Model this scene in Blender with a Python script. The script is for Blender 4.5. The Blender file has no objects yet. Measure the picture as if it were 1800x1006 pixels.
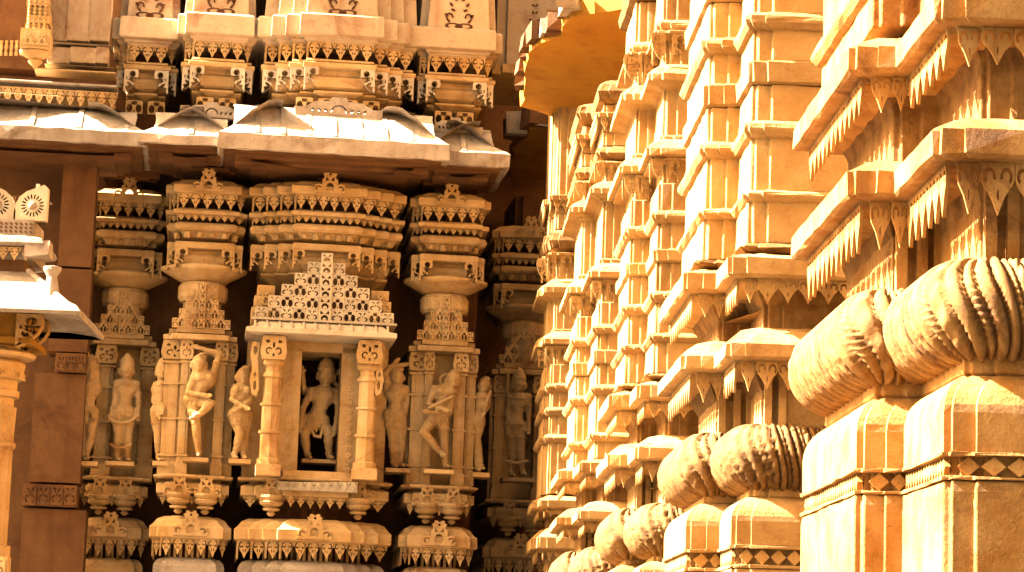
import bpy, bmesh, math, random
from mathutils import Vector, Matrix
from mathutils import noise as mnoise
from mathutils.geometry import tessellate_polygon
random.seed(7)
S = bpy.context.scene
COL = S.collection
R = math.radians

# ------------------------------------------------------------------ camera
# photo pixels are 1800 x 1006; FPX is the focal length in those pixels
FPX, CX, CY = 4500.0, 900.0, 503.0
VPX, VPY, ROLL = 745.0, 1190.0, 0.038
CAM = Vector((0, 0, 1.6))
Yc = Vector((VPX - CX, VPY - CY, FPX)).normalized()
_c = -(Yc.x + ROLL * Yc.y) / Yc.z
Xc = Vector((1, ROLL, _c)).normalized()
Zc = Xc.cross(Yc)
def ray(px, py):
    c = Vector((px - CX, py - CY, FPX))
    return Vector((c.dot(Xc), c.dot(Yc), c.dot(Zc)))
def at_y(px, py, Y):
    d = ray(px, py); t = (Y - CAM.y) / d.y
    return CAM + d * t
cam_d = bpy.data.cameras.new('camera'); cam = bpy.data.objects.new('camera', cam_d); COL.objects.link(cam)
cam_d.sensor_width = 36; cam_d.lens = FPX / 1800 * 36; cam_d.clip_end = 3000; cam_d.clip_start = 0.1
right = Vector((Xc.x, Yc.x, Zc.x)); down = Vector((Xc.y, Yc.y, Zc.y)); fwd = Vector((Xc.z, Yc.z, Zc.z))
M = Matrix.Identity(4)
for i in range(3):
    M[i][0] = right[i]; M[i][1] = -down[i]; M[i][2] = -fwd[i]; M[i][3] = CAM[i]
cam.matrix_world = M
S.camera = cam

# ------------------------------------------------------------------ light
SUN_EL, SUN_AZ = 41.0, -87.0        # azimuth from +Y, clockwise: the sun stands to the left
w = bpy.data.worlds.new('World'); S.world = w; w.use_nodes = True
nt = w.node_tree; bg = nt.nodes['Background']
sky = nt.nodes.new('ShaderNodeTexSky'); sky.sky_type = 'NISHITA'; sky.sun_disc = False
sky.sun_elevation = R(SUN_EL); sky.sun_rotation = R(SUN_AZ)
sky.dust_density = 8.0; sky.air_density = 0.6; sky.ozone_density = 1.0
tint = nt.nodes.new('ShaderNodeMix'); tint.data_type = 'RGBA'; tint.blend_type = 'MULTIPLY'; tint.inputs[0].default_value = 1.0
tint.inputs[7].default_value = (1.0, 0.80, 0.52, 1)      # even warm tint over the whole sky
nt.links.new(sky.outputs[0], tint.inputs[6]); nt.links.new(tint.outputs[2], bg.inputs[0]); bg.inputs[1].default_value = 0.06
sl = bpy.data.lights.new('sun', 'SUN'); so = bpy.data.objects.new('sun', sl); COL.objects.link(so)
sl.energy = 4.6; sl.angle = R(0.53); sl.color = (1.0, 0.95, 0.90)
sd = Vector((math.sin(R(SUN_AZ)) * math.cos(R(SUN_EL)), math.cos(R(SUN_AZ)) * math.cos(R(SUN_EL)), math.sin(R(SUN_EL))))
so.rotation_euler = sd.to_track_quat('Z', 'Y').to_euler(); so.location = sd * 40
vs = S.view_settings
vs.view_transform = 'Standard'; vs.look = 'None'; vs.gamma = 1.0; vs.exposure = 4.12; vs.use_curve_mapping = False
vs.use_white_balance = True; vs.white_balance_temperature = 8200; vs.white_balance_tint = 8
S.cycles.max_bounces = 5; S.cycles.diffuse_bounces = 1

# ------------------------------------------------------------------ materials
def stone(name, c1, c2, stain, stain_amt=0.5, scale=3.0, bump=0.35, fine=40.0, rough=0.82):
    m = bpy.data.materials.new(name); m.use_nodes = True
    t = m.node_tree; N = t.nodes; L = t.links
    b = N['Principled BSDF']; b.inputs['Roughness'].default_value = rough
    b.inputs['Specular IOR Level'].default_value = 0.25
    geo = N.new('ShaderNodeNewGeometry'); oi = N.new('ShaderNodeObjectInfo')
    def noise(s, det, rgh=0.6, dist=0.0):
        n = N.new('ShaderNodeTexNoise'); n.inputs['Scale'].default_value = s; n.inputs['Detail'].default_value = det
        n.inputs['Roughness'].default_value = rgh; n.inputs['Distortion'].default_value = dist
        L.new(geo.outputs['Position'], n.inputs['Vector']); return n
    def ramp(src, a, bb):
        r = N.new('ShaderNodeMapRange'); r.inputs[1].default_value = a; r.inputs[2].default_value = bb
        L.new(src, r.inputs[0]); return r.outputs[0]
    def mix(f, a, bb, mode='MIX'):
        x = N.new('ShaderNodeMix'); x.data_type = 'RGBA'; x.blend_type = mode
        if isinstance(f, float): x.inputs[0].default_value = f
        else: L.new(f, x.inputs[0])
        for k, v in ((6, a), (7, bb)):
            if isinstance(v, tuple): x.inputs[k].default_value = (*v, 1)
            else: L.new(v, x.inputs[k])
        return x.outputs[2]
    n1 = noise(scale, 6); n2 = noise(scale * 0.45, 8, 0.7, 0.8); n3 = noise(fine, 5, 0.7); n4 = noise(scale * 6, 6, 0.75, 0.4)
    base = mix(ramp(n1.outputs[0], 0.35, 0.65), c1, c2)
    st = N.new('ShaderNodeMath'); st.operation = 'MULTIPLY'; st.inputs[1].default_value = stain_amt
    L.new(ramp(n2.outputs[0], 0.54, 0.70), st.inputs[0])
    base = mix(st.outputs[0], base, stain)
    sp = N.new('ShaderNodeMath'); sp.operation = 'MULTIPLY'; sp.inputs[1].default_value = 0.65 * stain_amt
    L.new(ramp(n4.outputs[0], 0.56, 0.70), sp.inputs[0])
    base = mix(sp.outputs[0], base, stain)
    mp = N.new('ShaderNodeMapping'); mp.inputs['Scale'].default_value = (9 * scale / 4, 9 * scale / 4, 0.9)
    L.new(geo.outputs['Position'], mp.inputs['Vector'])
    n5 = N.new('ShaderNodeTexNoise'); n5.inputs['Scale'].default_value = 1.0; n5.inputs['Detail'].default_value = 5; L.new(mp.outputs[0], n5.inputs['Vector'])
    s5 = N.new('ShaderNodeMath'); s5.operation = 'MULTIPLY'; s5.inputs[1].default_value = 0.45 * stain_amt
    L.new(ramp(n5.outputs[0], 0.55, 0.72), s5.inputs[0])
    base = mix(s5.outputs[0], base, stain)
    v = N.new('ShaderNodeMapRange'); v.inputs[3].default_value = 0.82; v.inputs[4].default_value = 1.14
    L.new(oi.outputs['Random'], v.inputs[0])
    hs = N.new('ShaderNodeHueSaturation'); L.new(base, hs.inputs['Color']); L.new(v.outputs[0], hs.inputs['Value'])
    L.new(hs.outputs[0], b.inputs['Base Color'])
    bp = N.new('ShaderNodeBump'); bp.inputs['Strength'].default_value = bump; bp.inputs['Distance'].default_value = 0.02
    add = N.new('ShaderNodeMath'); add.operation = 'ADD'; L.new(n3.outputs[0], add.inputs[0]); L.new(n4.outputs[0], add.inputs[1])
    L.new(add.outputs[0], bp.inputs['Height']); L.new(bp.outputs[0], b.inputs['Normal'])
    return m
M_F = stone('facade_sandstone', (0.39, 0.225, 0.09), (0.50, 0.325, 0.17), (0.17, 0.05, 0.011), 0.7, 3.0, 0.55)
M_L = stone('cream_marble', (0.40, 0.31, 0.225), (0.47, 0.385, 0.29), (0.22, 0.11, 0.05), 0.4, 3.0)
M_W = stone('weathered_grey_marble', (0.25, 0.19, 0.145), (0.35, 0.285, 0.235), (0.11, 0.06, 0.035), 0.85, 3.5, 0.6)
M_P = stone('stained_panel_stone', (0.37, 0.26, 0.165), (0.44, 0.33, 0.23), (0.17, 0.03, 0.012), 0.85, 2.2)
M_G1 = stone('rusty_golden_sandstone', (0.25, 0.105, 0.023), (0.37, 0.205, 0.078), (0.09, 0.025, 0.004), 0.85, 5.0, 0.6, 55)
M_G = stone('golden_sandstone', (0.26, 0.135, 0.045), (0.34, 0.21, 0.092), (0.13, 0.045, 0.010), 0.7, 4.0, 0.5, 55)
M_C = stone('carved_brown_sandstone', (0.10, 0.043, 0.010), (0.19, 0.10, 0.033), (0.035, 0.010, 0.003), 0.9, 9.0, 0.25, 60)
M_D = stone('shade_darkened_brown_stone', (0.085, 0.034, 0.012), (0.115, 0.05, 0.018), (0.04, 0.011, 0.004), 0.7)  # recess shade put into the colour; the pilaster is partly brown stone itself
M_I = stone('incised_shade_grime', (0.06, 0.018, 0.008), (0.08, 0.03, 0.012), (0.03, 0.012, 0.006), 0.4)  # flat dark tone painted for the shade and grime of incised lines
M_E = stone('ochre_plaster', (0.27, 0.115, 0.014), (0.31, 0.15, 0.022), (0.16, 0.055, 0.008), 0.8, 1.8, 0.3)
M_GR = stone('courtyard_paving', (0.045, 0.036, 0.028), (0.055, 0.045, 0.035), (0.03, 0.022, 0.016), 0.4, 1.0)

# ------------------------------------------------------------------ mesh helpers
def mesh(name, V, F, mat, smooth=False, recalc=True):
    me = bpy.data.meshes.new(name); me.from_pydata([tuple(v) for v in V], [], F)
    if recalc:
        bm = bmesh.new(); bm.from_mesh(me); bmesh.ops.recalc_face_normals(bm, faces=bm.faces); bm.to_mesh(me); bm.free()
    me.materials.append(mat)
    if smooth:
        for p in me.polygons: p.use_smooth = True
    return me
def link(name, me, parent=None, loc=(0, 0, 0), rz=0.0, sc=(1, 1, 1), rot=None):
    o = bpy.data.objects.new(name, me); COL.objects.link(o); o.parent = parent
    o.location = loc; o.rotation_euler = rot if rot else (0, 0, rz); o.scale = sc
    return o
def thing(name, label, cat, loc=(0, 0, 0), rz=0.0, group=None):
    o = bpy.data.objects.new(name, None); COL.objects.link(o); o.location = loc; o.rotation_euler = (0, 0, rz)
    o.empty_display_size = 0.2
    o['label'] = label; o['category'] = cat
    if group: o['group'] = group
    return o
class MB:
    def __init__(s): s.V = []; s.F = []
    def add(s, V, F):
        n = len(s.V); s.V += [Vector(v) for v in V]; s.F += [tuple(i + n for i in f) for f in F]; return s
    def box(s, x0, x1, y0, y1, z0, z1, j=0.0):
        V = [(x, y, z) for z in (z0, z1) for y in (y0, y1) for x in (x0, x1)]
        if j: V = [tuple(c + random.uniform(-j, j) for c in v) for v in V]
        return s.add(V, [(0, 2, 3, 1), (4, 5, 7, 6), (0, 1, 5, 4), (1, 3, 7, 5), (3, 2, 6, 7), (2, 0, 4, 6)])
    def lathe(s, c, prof, n=24, flute=0.0, fn=12, sy=1.0):
        V = []; F = []
        for r, z in prof:
            for k in range(n):
                a = 2 * math.pi * k / n; rr = r * (1 + flute * math.cos(fn * a))
                V.append((c[0] + rr * math.cos(a), c[1] + rr * math.sin(a) * sy, c[2] + z))
        for i in range(len(prof) - 1):
            for k in range(n):
                F.append((i * n + k, i * n + (k + 1) % n, (i + 1) * n + (k + 1) % n, (i + 1) * n + k))
        F.append(tuple(range(n))[::-1]); F.append(tuple((len(prof) - 1) * n + k for k in range(n)))
        return s.add(V, F)
    def capsule(s, a, b, ra, rb, n=10, sy=1.0):
        a = Vector(a); b = Vector(b); d = b - a; L = d.length
        if L < 1e-6: d = Vector((0, 0, 1)); L = 1e-4
        q = d.to_track_quat('Z', 'Y'); prof = []
        for k in range(6): t = -math.pi / 2 + k * math.pi / 10; prof.append((ra * math.cos(t) + 1e-4, ra * math.sin(t)))
        for k in range(6): t = k * math.pi / 10; prof.append((rb * math.cos(t) + 1e-4, L + rb * math.sin(t)))
        m = MB().lathe((0, 0, 0), prof, n)
        return s.add([a + q @ Vector((v.x, v.y, v.z)) for v in m.V], m.F)
    def ell(s, c, r, n=14):
        prof = [(math.cos(t) + 1e-4, math.sin(t)) for t in [-math.pi / 2 + k * math.pi / 10 for k in range(11)]]
        m = MB().lathe((0, 0, 0), prof, n)
        return s.add([(c[0] + v.x * r[0], c[1] + v.y * r[1], c[2] + v.z * r[2]) for v in m.V], m.F)
    def torus(s, c, r, t, n=20, sy=1.0, tilt=0.0):
        V = []; F = []; k2 = 8
        for i in range(n):
            a = 2 * math.pi * i / n
            for j in range(k2):
                b = 2 * math.pi * j / k2; rr = r + t * math.cos(b)
                x = rr * math.cos(a); V.append((c[0] + x, c[1] + rr * math.sin(a) * sy, c[2] + t * math.sin(b) + x * tilt))
        for i in range(n):
            for j in range(k2):
                F.append((i * k2 + j, ((i + 1) % n) * k2 + j, ((i + 1) % n) * k2 + (j + 1) % k2, i * k2 + (j + 1) % k2))
        return s.add(V, F)
    def mesh(s, name, mat, smooth=False): return mesh(name, s.V, s.F, mat, smooth)

def plate(outline, holes, t, mat, name='plate'):
    loops = [outline] + holes
    tri = tessellate_polygon([[Vector((x, z, 0)) for x, z in l] for l in loops])
    flat = [p for l in loops for p in l]; n = len(flat)
    V = [(x, -t / 2, z) for x, z in flat] + [(x, t / 2, z) for x, z in flat]
    F = [tuple(f) for f in tri] + [tuple(i + n for i in f)[::-1] for f in tri]
    k = 0
    for l in loops:
        m = len(l)
        for i in range(m):
            a, b = k + i, k + (i + 1) % m; F.append((a, b, b + n, a + n))
        k += m
    return mesh(name, V, F, mat)
def oval(cx, cz, rx, rz, n=8, rot=0.0):
    return [(cx + rx * math.cos(a) * math.cos(rot) - rz * math.sin(a) * math.sin(rot),
             cz + rx * math.cos(a) * math.sin(rot) + rz * math.sin(a) * math.cos(rot)) for a in [2 * math.pi * k / n for k in range(n)]]
def arc_slot(cx, cz, r, wd, a0, a1, n=7):
    A = [R(a0 + (a1 - a0) * k / (n - 1)) for k in range(n)]
    return [(cx + (r + wd / 2) * math.cos(a), cz + (r + wd / 2) * math.sin(a)) for a in A] + \
           [(cx + (r - wd / 2) * math.cos(a), cz + (r - wd / 2) * math.sin(a)) for a in reversed(A)]
def mirror(l): return [(-x, z) for x, z in reversed(l)]

def offset_plan(plan, o):
    P = [Vector(p) for p in plan]; n = len(P); out = []
    nor = []
    for i in range(n - 1):
        d = (P[i + 1] - P[i]).normalized(); nor.append(Vector((d.y, -d.x)))
    for i in range(n):
        if i == 0: v = nor[0] * o
        elif i == n - 1: v = nor[-1] * o
        else:
            a, b = nor[i - 1], nor[i]
            v = (a + b) * (o / max(0.3, 1 + a.dot(b)))
        out.append(P[i] + v)
    return out
def sweep(plan, prof, jit=0.0):
    V = []; F = []; n = len(plan)
    for o, z in prof:
        for p in offset_plan(plan, o):
            V.append((p.x + random.uniform(-jit, jit), p.y + random.uniform(-jit, jit), z + random.uniform(-jit, jit)))
    for i in range(len(prof) - 1):
        for k in range(n):
            k2 = (k + 1) % n
            F.append((i * n + k, i * n + k2, (i + 1) * n + k2, (i + 1) * n + k))
    F.append(tuple(range(n))[::-1]); F.append(tuple((len(prof) - 1) * n + k for k in range(n)))
    return V, F
def refine(plan, step):
    out = [Vector(plan[0])]
    for a, b in zip(plan[:-1], plan[1:]):
        a = Vector(a); b = Vector(b); n = max(1, int((b - a).length / step))
        for k in range(1, n + 1): out.append(a + (b - a) * (k / n))
    return out
def course(name, parent, plan, prof, mat, jit=0.0, bevel=0.0):
    if mat in (M_G, M_G1, M_C): plan = refine(plan, .11); jit = .0006 if name == 'shoulder_block' else max(jit, .0035); bevel = max(bevel, .009)
    elif mat in (M_F, M_P): bevel = max(bevel, .008); jit = max(jit, .002)
    V, F = sweep(plan, prof, jit)
    o = link(name, mesh(name, V, F, mat), parent)
    if bevel:
        md = o.modifiers.new('bevel', 'BEVEL'); md.width = bevel; md.segments = 2; md.limit_method = 'ANGLE'; md.angle_limit = R(50)
    return o

# ---- shared carved pieces
def tooth_mesh(mat, t=0.16):
    o = [(-.5, 0), (.5, 0), (.5, -.30), (.38, -.40), (.33, -.60), (.18, -.76), (0, -1.12), (-.18, -.76), (-.33, -.60), (-.38, -.40), (-.5, -.30)]
    c = arc_slot(.24, -.26, .15, .085, -150, 110)
    h = [c, mirror(c), oval(.085, -.62, .045, .1, 6), oval(-.085, -.62, .045, .1, 6)]
    return plate(o, h, t, mat, 'tooth')
def valance_mesh(mat, t=0.16):
    o = [(-.5, 0), (.5, 0), (.5, -.36), (.44, -.50), (.34, -.60), (.22, -.74), (.12, -.92), (0, -1.15), (-.12, -.92), (-.22, -.74), (-.34, -.60), (-.44, -.50), (-.5, -.36)]
    c = arc_slot(.26, -.30, .155, .10, -55, 205, 9)
    return plate(o, [c, mirror(c), oval(0, -.72, .04, .13, 6)], t, mat, 'tooth')
def bracket_mesh(mat, t=0.14):
    o = [(0, 0), (.58, 0), (.62, -.14), (.6, -.36), (.5, -.58), (.32, -.8), (.12, -.95), (0, -1.0)]
    h = [oval(.36, -.22, .14, .14, 10), arc_slot(.40, -.26, .27, .06, 200, 270, 5), oval(.19, -.62, .05, .1, 6, .5), oval(.36, -.62, .045, .09, 6, .7),
         oval(.10, -.80, .035, .07, 6, .4), oval(.12, -.40, .04, .08, 6, 0)]
    return plate(o, h, t, mat, 'bracket')
def crest_mesh(mat, t=0.12):
    hlf = [(.65, 0), (.66, .12), (.58, .2), (.62, .33), (.47, .42), (.33, .36), (.31, .62), (.24, .64), (.25, .80), (.30, .86), (.2, .9), (.19, 1.0), (.07, 1.0), (.05, .95)]
    o = [(-x, z) for x, z in hlf] 
    o = hlf + list(reversed(o))
    arch = [(-.15, .12), (.15, .12), (.17, .3), (.1, .43), (0, .47), (-.1, .43), (-.17, .3)]
    tr = [(.04, .56), (.18, .53), (.17, .74)]
    c = arc_slot(.46, .2, .1, .06, -60, 160, 6)
    h = [arch, tr, mirror(tr), c, mirror(c), oval(0, .84, .05, .06, 6)]
    return plate(o, h, t, mat, 'crest')
TOOTH = {m: (valance_mesh if m in (M_G, M_G1) else tooth_mesh)(m) for m in (M_F, M_G, M_G1, M_W, M_L)}
BRK = {m: bracket_mesh(m) for m in (M_F, M_G, M_W, M_L)}
CREST = {m: crest_mesh(m) for m in (M_F, M_W)}

def teeth(parent, plan, o, z, pitch, hgt, mat, skip=lambda a, b: False, minlen=0.5, thick=1.0):
    P = offset_plan(plan, o)
    for a, b in zip(P[:-1], P[1:]):
        if skip(a, b): continue
        d = b - a; L = d.length
        if L < pitch * minlen: continue
        n = max(1, round(L / pitch)); wd = L / n; ang = math.atan2(d.y, d.x)
        for k in range(n):
            p = a + d * ((k + .5) / n)
            link('tooth', TOOTH[mat], parent, (p.x, p.y, z), ang, (wd * .97, pitch * thick, hgt * random.uniform(.94, 1.05)))

# ------------------------------------------------------------------ ground
g = MB().box(-60, 60, -30, 90, -0.5, 0.0); go = link('ground', g.mesh('ground', M_GR)); go['kind'] = 'structure'

# ================================================================== LEFT FACADE
YAW = R(5.0)
FO = at_y(567, 600, 30.0); FO.z = 0
U = Vector((math.cos(YAW), math.sin(YAW), 0)); NO = Vector((math.sin(YAW), -math.cos(YAW), 0))
def fp(px, py, d):
    r = ray(px, py); t = (d - (CAM - FO).dot(NO)) / r.dot(NO)
    p = CAM + r * t
    return (p - FO).dot(U), p.z
def fu(px, py=600, d=.7): return fp(px, py, d)[0]
def Z(y, px=575, d=.72): return fp(px, y, d)[1]
PXM = 150.0
def fthing(name, label, cat, group=None): return thing(name, label, cat, FO, YAW, group)

def bay_plan(cx, hw, d, steps, sw, sd, back=-1.2):
    """stepped plan in facade coordinates: front face at depth d, then steps receding sideways"""
    left = []; x = cx - hw
    L = []
    for k in range(steps + 1):
        dd = d - sd * (steps - k); xx = cx - hw + sw * k
        L.append((xx, dd))
    pts = [(cx - hw, -back)]
    for k, (xx, dd) in enumerate(L):
        pts.append((xx, -(L[k - 1][1] if k else dd)) if k else (xx, -dd))
        if k: pts.append((xx, -dd))
    # pts goes back -> step0 -> ...
    rightp = [(2 * cx - x_, y_) for x_, y_ in reversed(pts)]
    return pts + rightp

def kapota(root, plan, zb, zt, mat, pitch, hgt, out=.10, name='cornice', crest=None, cx=0, d=0, teeth_o=None):
    h = zt - zb
    prof = [(-.10, zb - .01), (out * .5, zb), (out * .9, zb + .03 * h), (out, zb + .08 * h), (out, zb + .50 * h), (out * .92, zb + .54 * h),
            (out * .7, zb + .60 * h), (out * .2, zb + .86 * h), (-.06, zt)]
    c = course(name, root, plan, prof, mat)
    teeth(c, plan, out * .55 if teeth_o is None else teeth_o, zb + .004, pitch, hgt, mat, skip=lambda a, b: abs(b.y - a.y) > abs(b.x - a.x) and b.y > a.y)
    if crest:
        link('crest', CREST[mat], c, (cx, -(d + out + .012), zb + .12 * h), 0, (crest, crest * .8, crest * .95))
    return c

BAYS = {  # name: (centre px at y=600, half width m, front depth, steps, step width, step depth, material for its white parts)
    'A': (213, .355, -.40, 1, .09, .10), 'B': (352, .365, .42, 1, .09, .12), 'C': (567, .80, .72, 3, .16, .10),
    'D': (783, .36, .42, 1, .09, .12), 'E': (925, .36, -1.5, 1, .09, .08)}
LAB = {'A': 'shadowed carved wall bay at far left beside the plain pilaster', 'B': 'narrow carved wall bay holding the dancer with raised arm',
       'C': 'wide central carved wall bay rising behind the white lace pediment', 'D': 'narrow carved wall bay right of the niche, holding dancer with crossed shins',
       'E': 'dark recessed wall bay in the corner beside golden piers'}
zK = {y: Z(y) for y in range(-300, 1300)}
def zz(y):
    return zK[int(round(y))]
def blob_row(root, plan, o, z, pitch, r, mat):
    P = offset_plan(plan, o)
    bm = MB().ell((0, 0, 0), (1, .8, 1.15), 8).ell((.35, -.1, -.8), (.6, .55, .6), 8).ell((-.45, 0, -.7), (.5, .5, .7), 8)
    me = bm.mesh('garland_knob', mat, True)
    for a, b in zip(P[:-1], P[1:]):
        d = b - a
        if d.x < 0.05: continue
        n = max(1, round(d.length / pitch))
        for k in range(n):
            p = a + d * ((k + .5) / n); s = r * random.uniform(.75, 1.15)
            link('garland_knob', me, root, (p.x, p.y, z), random.uniform(-.3, .3), (s * random.choice((-1, 1)), s, s))

def pierced_brackets(parent, xs, d, ztop, h, mat):
    for x, sgn, dd in xs:
        link('bracket', BRK[mat], parent, (x, -(d + dd), ztop), 0, (h * .95 * sgn, h, h))

bay_root = {}
def lower_bay(key):
    cpx, hw, d, st, sw, sdp = BAYS[key]
    cx = fu(cpx, 600, d)
    r = fthing('carved_bay', LAB[key], 'wall bay', 'carved bays of the shaded wall'); bay_root[key] = r
    plan = bay_plan(cx, hw, d, st, sw, sdp, -1.0 if key != 'E' else -3.0)
    wide = key == 'C'
    # plinth block with rounded shoulder
    o = .04
    course('plinth_block', r, plan, [(o, 0.0), (o, zz(1030)), (o, zz(1003)), (o - .015, zz(997)), (o - .05, zz(991)), (o - .12, zz(987))], M_W if key in 'BC' else M_F)
    rc = course('recess_band', r, plan, [(-.28, zz(988)), (-.28, zz(958))], M_D)  # recess also darkened by its colour, to deepen the shade
    n = int(hw * 2 / .085)
    bme = MB().box(-.016, .016, -.02, .02, 0, 1).mesh('baluster', M_F)
    for k in range(n):
        x = cx - hw * .72 + hw * 1.44 * (k + .5) / n
        link('baluster', bme, rc, (x, -(d - .14 if abs(x - cx) < hw - sw * st - .1 else d - .14 - sdp * st), zz(987)), 0, (1, 1, zz(962) - zz(987)))
    kapota(r, plan, zz(955), zz(914), M_F, .125 if not wide else .14, zz(953) - zz(981), .10, 'lower_cornice', .30, cx, d)
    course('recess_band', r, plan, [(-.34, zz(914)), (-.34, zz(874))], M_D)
    # pedestal course with hanging bowls
    pc = course('pedestal_band', r, plan, [(-.1, zz(879)), (.0, zz(876)), (.05, zz(874)), (.05, zz(858)), (.02, zz(856)), (-.05, zz(852)), (-.05, zz(849)), (.07, zz(848)), (.09, zz(846)), (.09, zz(843)), (.02, zz(841))], M_F)
    teeth(pc, plan, .015, zz(874), .115, (zz(874) - zz(893)), M_F, skip=lambda a, b: abs(b.y - a.y) > abs(b.x - a.x))
    bowl = MB().lathe((0, 0, 0), [(.02, -.26), (.05, -.23), (.03, -.2), (.09, -.19), (.1, -.165), (.06, -.155), (.12, -.12), (.14, -.085), (.12, -.07), (.15, -.03), (.15, 0)], 18).mesh('hanging_bowl', M_F, False)
    for sx in (-1, 1):
        bx = cx + sx * (hw * .42 if not wide else hw * .62)
        dd = d - (sdp if wide else 0)
        link('hanging_bowl', bowl, pc, (bx, -(dd - .0), zz(874)), 0, (1, 1, .92))
        link('crest', CREST[M_F], pc, (bx, -(dd + .065), zz(879)), 0, (.27, .2, zz(843) - zz(879)))
    # wall behind statues
    wd = {'E': -.22, 'C': -.95}.get(key, -.30)
    if key != 'C':
        link('statue_wall', MB().box(cx - hw - .04, cx + hw + .04, -(d - .24), 1.0 if key != 'E' else 3.0, zz(848), zz(606)).mesh('statue_wall', M_F), r)
    else:
        course('statue_wall', r, plan, [(-.5, zz(590)), (-.5, zz(470))], M_F)
        for xa, xb in ((fu(430, 720, .4), fu(499, 720, .4)), (fu(624, 720, .4), fu(680, 720, .4))):
            link('statue_wall', MB().box(xa, xb, -.30, 1.0, zz(848), zz(588)).mesh('statue_wall', M_F), r)
    # ledge for statues
    # above: canopy slabs, lace, drum, disc
    cy = 600 if not wide else 598
    if not wide:
        course('canopy_slab', r, plan, [(-.25, zz(606)), (.06, zz(603)), (.06, zz(594)), (.0, zz(592))], M_F)
        course('canopy_slab', r, plan, [(-.2, zz(592)), (.0, zz(591)), (.0, zz(583)), (-.05, zz(582))], M_F)
        lace(r, cx, d - .03, zz(582), hw * .92, zz(505) - zz(582), M_F, 4)
        dr = MB().lathe((cx, -(d - .30), 0), [(.22, zz(585)), (.22, zz(533)), (.26, zz(531)), (.285, zz(524)), (.285, zz(505)), (.26, zz(499)), (.24, zz(497))], 28, .012, 14)
        link('carved_drum', dr.mesh('carved_drum', M_F), r)
        link('flaring_disc', MB().lathe((cx, -(d - .28), 0), [(.24, zz(498)), (.30, zz(493)), (.46, zz(480)), (.50, zz(476)), (.50, zz(472)), (.42, zz(468))], 36, 0, 1, .8).mesh('flaring_disc', M_F, True), r)
    else:
        course('flaring_disc', r, plan, [(-.32, zz(520)), (-.3, zz(505)), (-.12, zz(486)), (-.06, zz(482)), (-.06, zz(478)), (-.15, zz(474))], M_F)
    # bracket course
    course('shallow_bowl', r, plan, [(-.14, zz(482)), (-.10, zz(476)), (-.045, zz(466)), (-.03, zz(458)), (-.045, zz(452)), (-.06, zz(450)), (-.06, zz(440))], M_F)
    sb = course('bracket_slab', r, plan, [(-.05, zz(444)), (.07, zz(443)), (.075, zz(441)), (.075, zz(433)), (.06, zz(431)), (-.05, zz(430))], M_F)
    xs = []
    for k in range(st + 1):
        xs += [(cx - hw + sw * k - .07, 1, .05 - sdp * (st - k)), (cx + hw - sw * k + .07, -1, .05 - sdp * (st - k))]
    pierced_brackets(sb, xs, d, zz(442), zz(442) - zz(481 if not wide else 478), M_F)
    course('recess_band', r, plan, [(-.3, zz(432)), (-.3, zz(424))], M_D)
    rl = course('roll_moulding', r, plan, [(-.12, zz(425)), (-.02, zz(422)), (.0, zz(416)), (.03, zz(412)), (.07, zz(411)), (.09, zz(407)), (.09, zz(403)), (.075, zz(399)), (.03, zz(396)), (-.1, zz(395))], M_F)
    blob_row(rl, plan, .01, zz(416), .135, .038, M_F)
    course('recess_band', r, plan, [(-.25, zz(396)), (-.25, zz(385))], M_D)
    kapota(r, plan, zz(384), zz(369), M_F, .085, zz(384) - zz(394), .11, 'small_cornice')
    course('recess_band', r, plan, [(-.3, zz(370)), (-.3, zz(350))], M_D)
    kapota(r, plan, zz(347), zz(318), M_F, .125 if not wide else .14, zz(347) - zz(371), .12, 'upper_cornice', .28, cx, d)
    if key != 'E':
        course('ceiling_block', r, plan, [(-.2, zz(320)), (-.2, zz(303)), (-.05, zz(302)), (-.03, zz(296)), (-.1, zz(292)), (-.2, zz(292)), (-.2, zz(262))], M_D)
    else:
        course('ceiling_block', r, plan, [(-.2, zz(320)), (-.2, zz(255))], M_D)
    return r, cx, plan

CELLS = {}
def cell_meshes(mat):
    if mat in CELLS: return CELLS[mat]
    sq = [(-.5, 0), (.5, 0), (.5, .93), (.42, 1.0), (-.42, 1.0), (-.5, .93)]
    a = plate(sq, [oval(-.27, .40, .19, .33, 8), oval(.27, .40, .19, .33, 8), [(-.16, .66), (.16, .66), (.16, .93), (-.16, .93)], oval(0, .2, .05, .1, 6)], .2, mat, 'lace_block')
    c1 = arc_slot(.23, .33, .15, .12, -90, 130, 6); c2 = arc_slot(.22, .76, .1, .10, 30, 240, 5)
    b = plate(sq, [c1, mirror(c1), c2, mirror(c2), oval(0, .55, .05, .09, 6)], .2, mat, 'lace_block')
    arch = [(-.26, .08), (.26, .08), (.3, .3), (.17, .47), (0, .53), (-.17, .47), (-.3, .3)]
    tr = [(.06, .62), (.36, .58), (.34, .9)]
    c = plate([(-.5, 0), (.5, 0), (.5, 1.0), (-.5, 1.0)], [arch, tr, mirror(tr)], .26, mat, 'lace_block')
    knob = MB().ell((0, 0, .16), (.17, .12, .13), 10).mesh('knob', mat, True)
    CELLS[mat] = (a, b, c, knob); return CELLS[mat]
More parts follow.
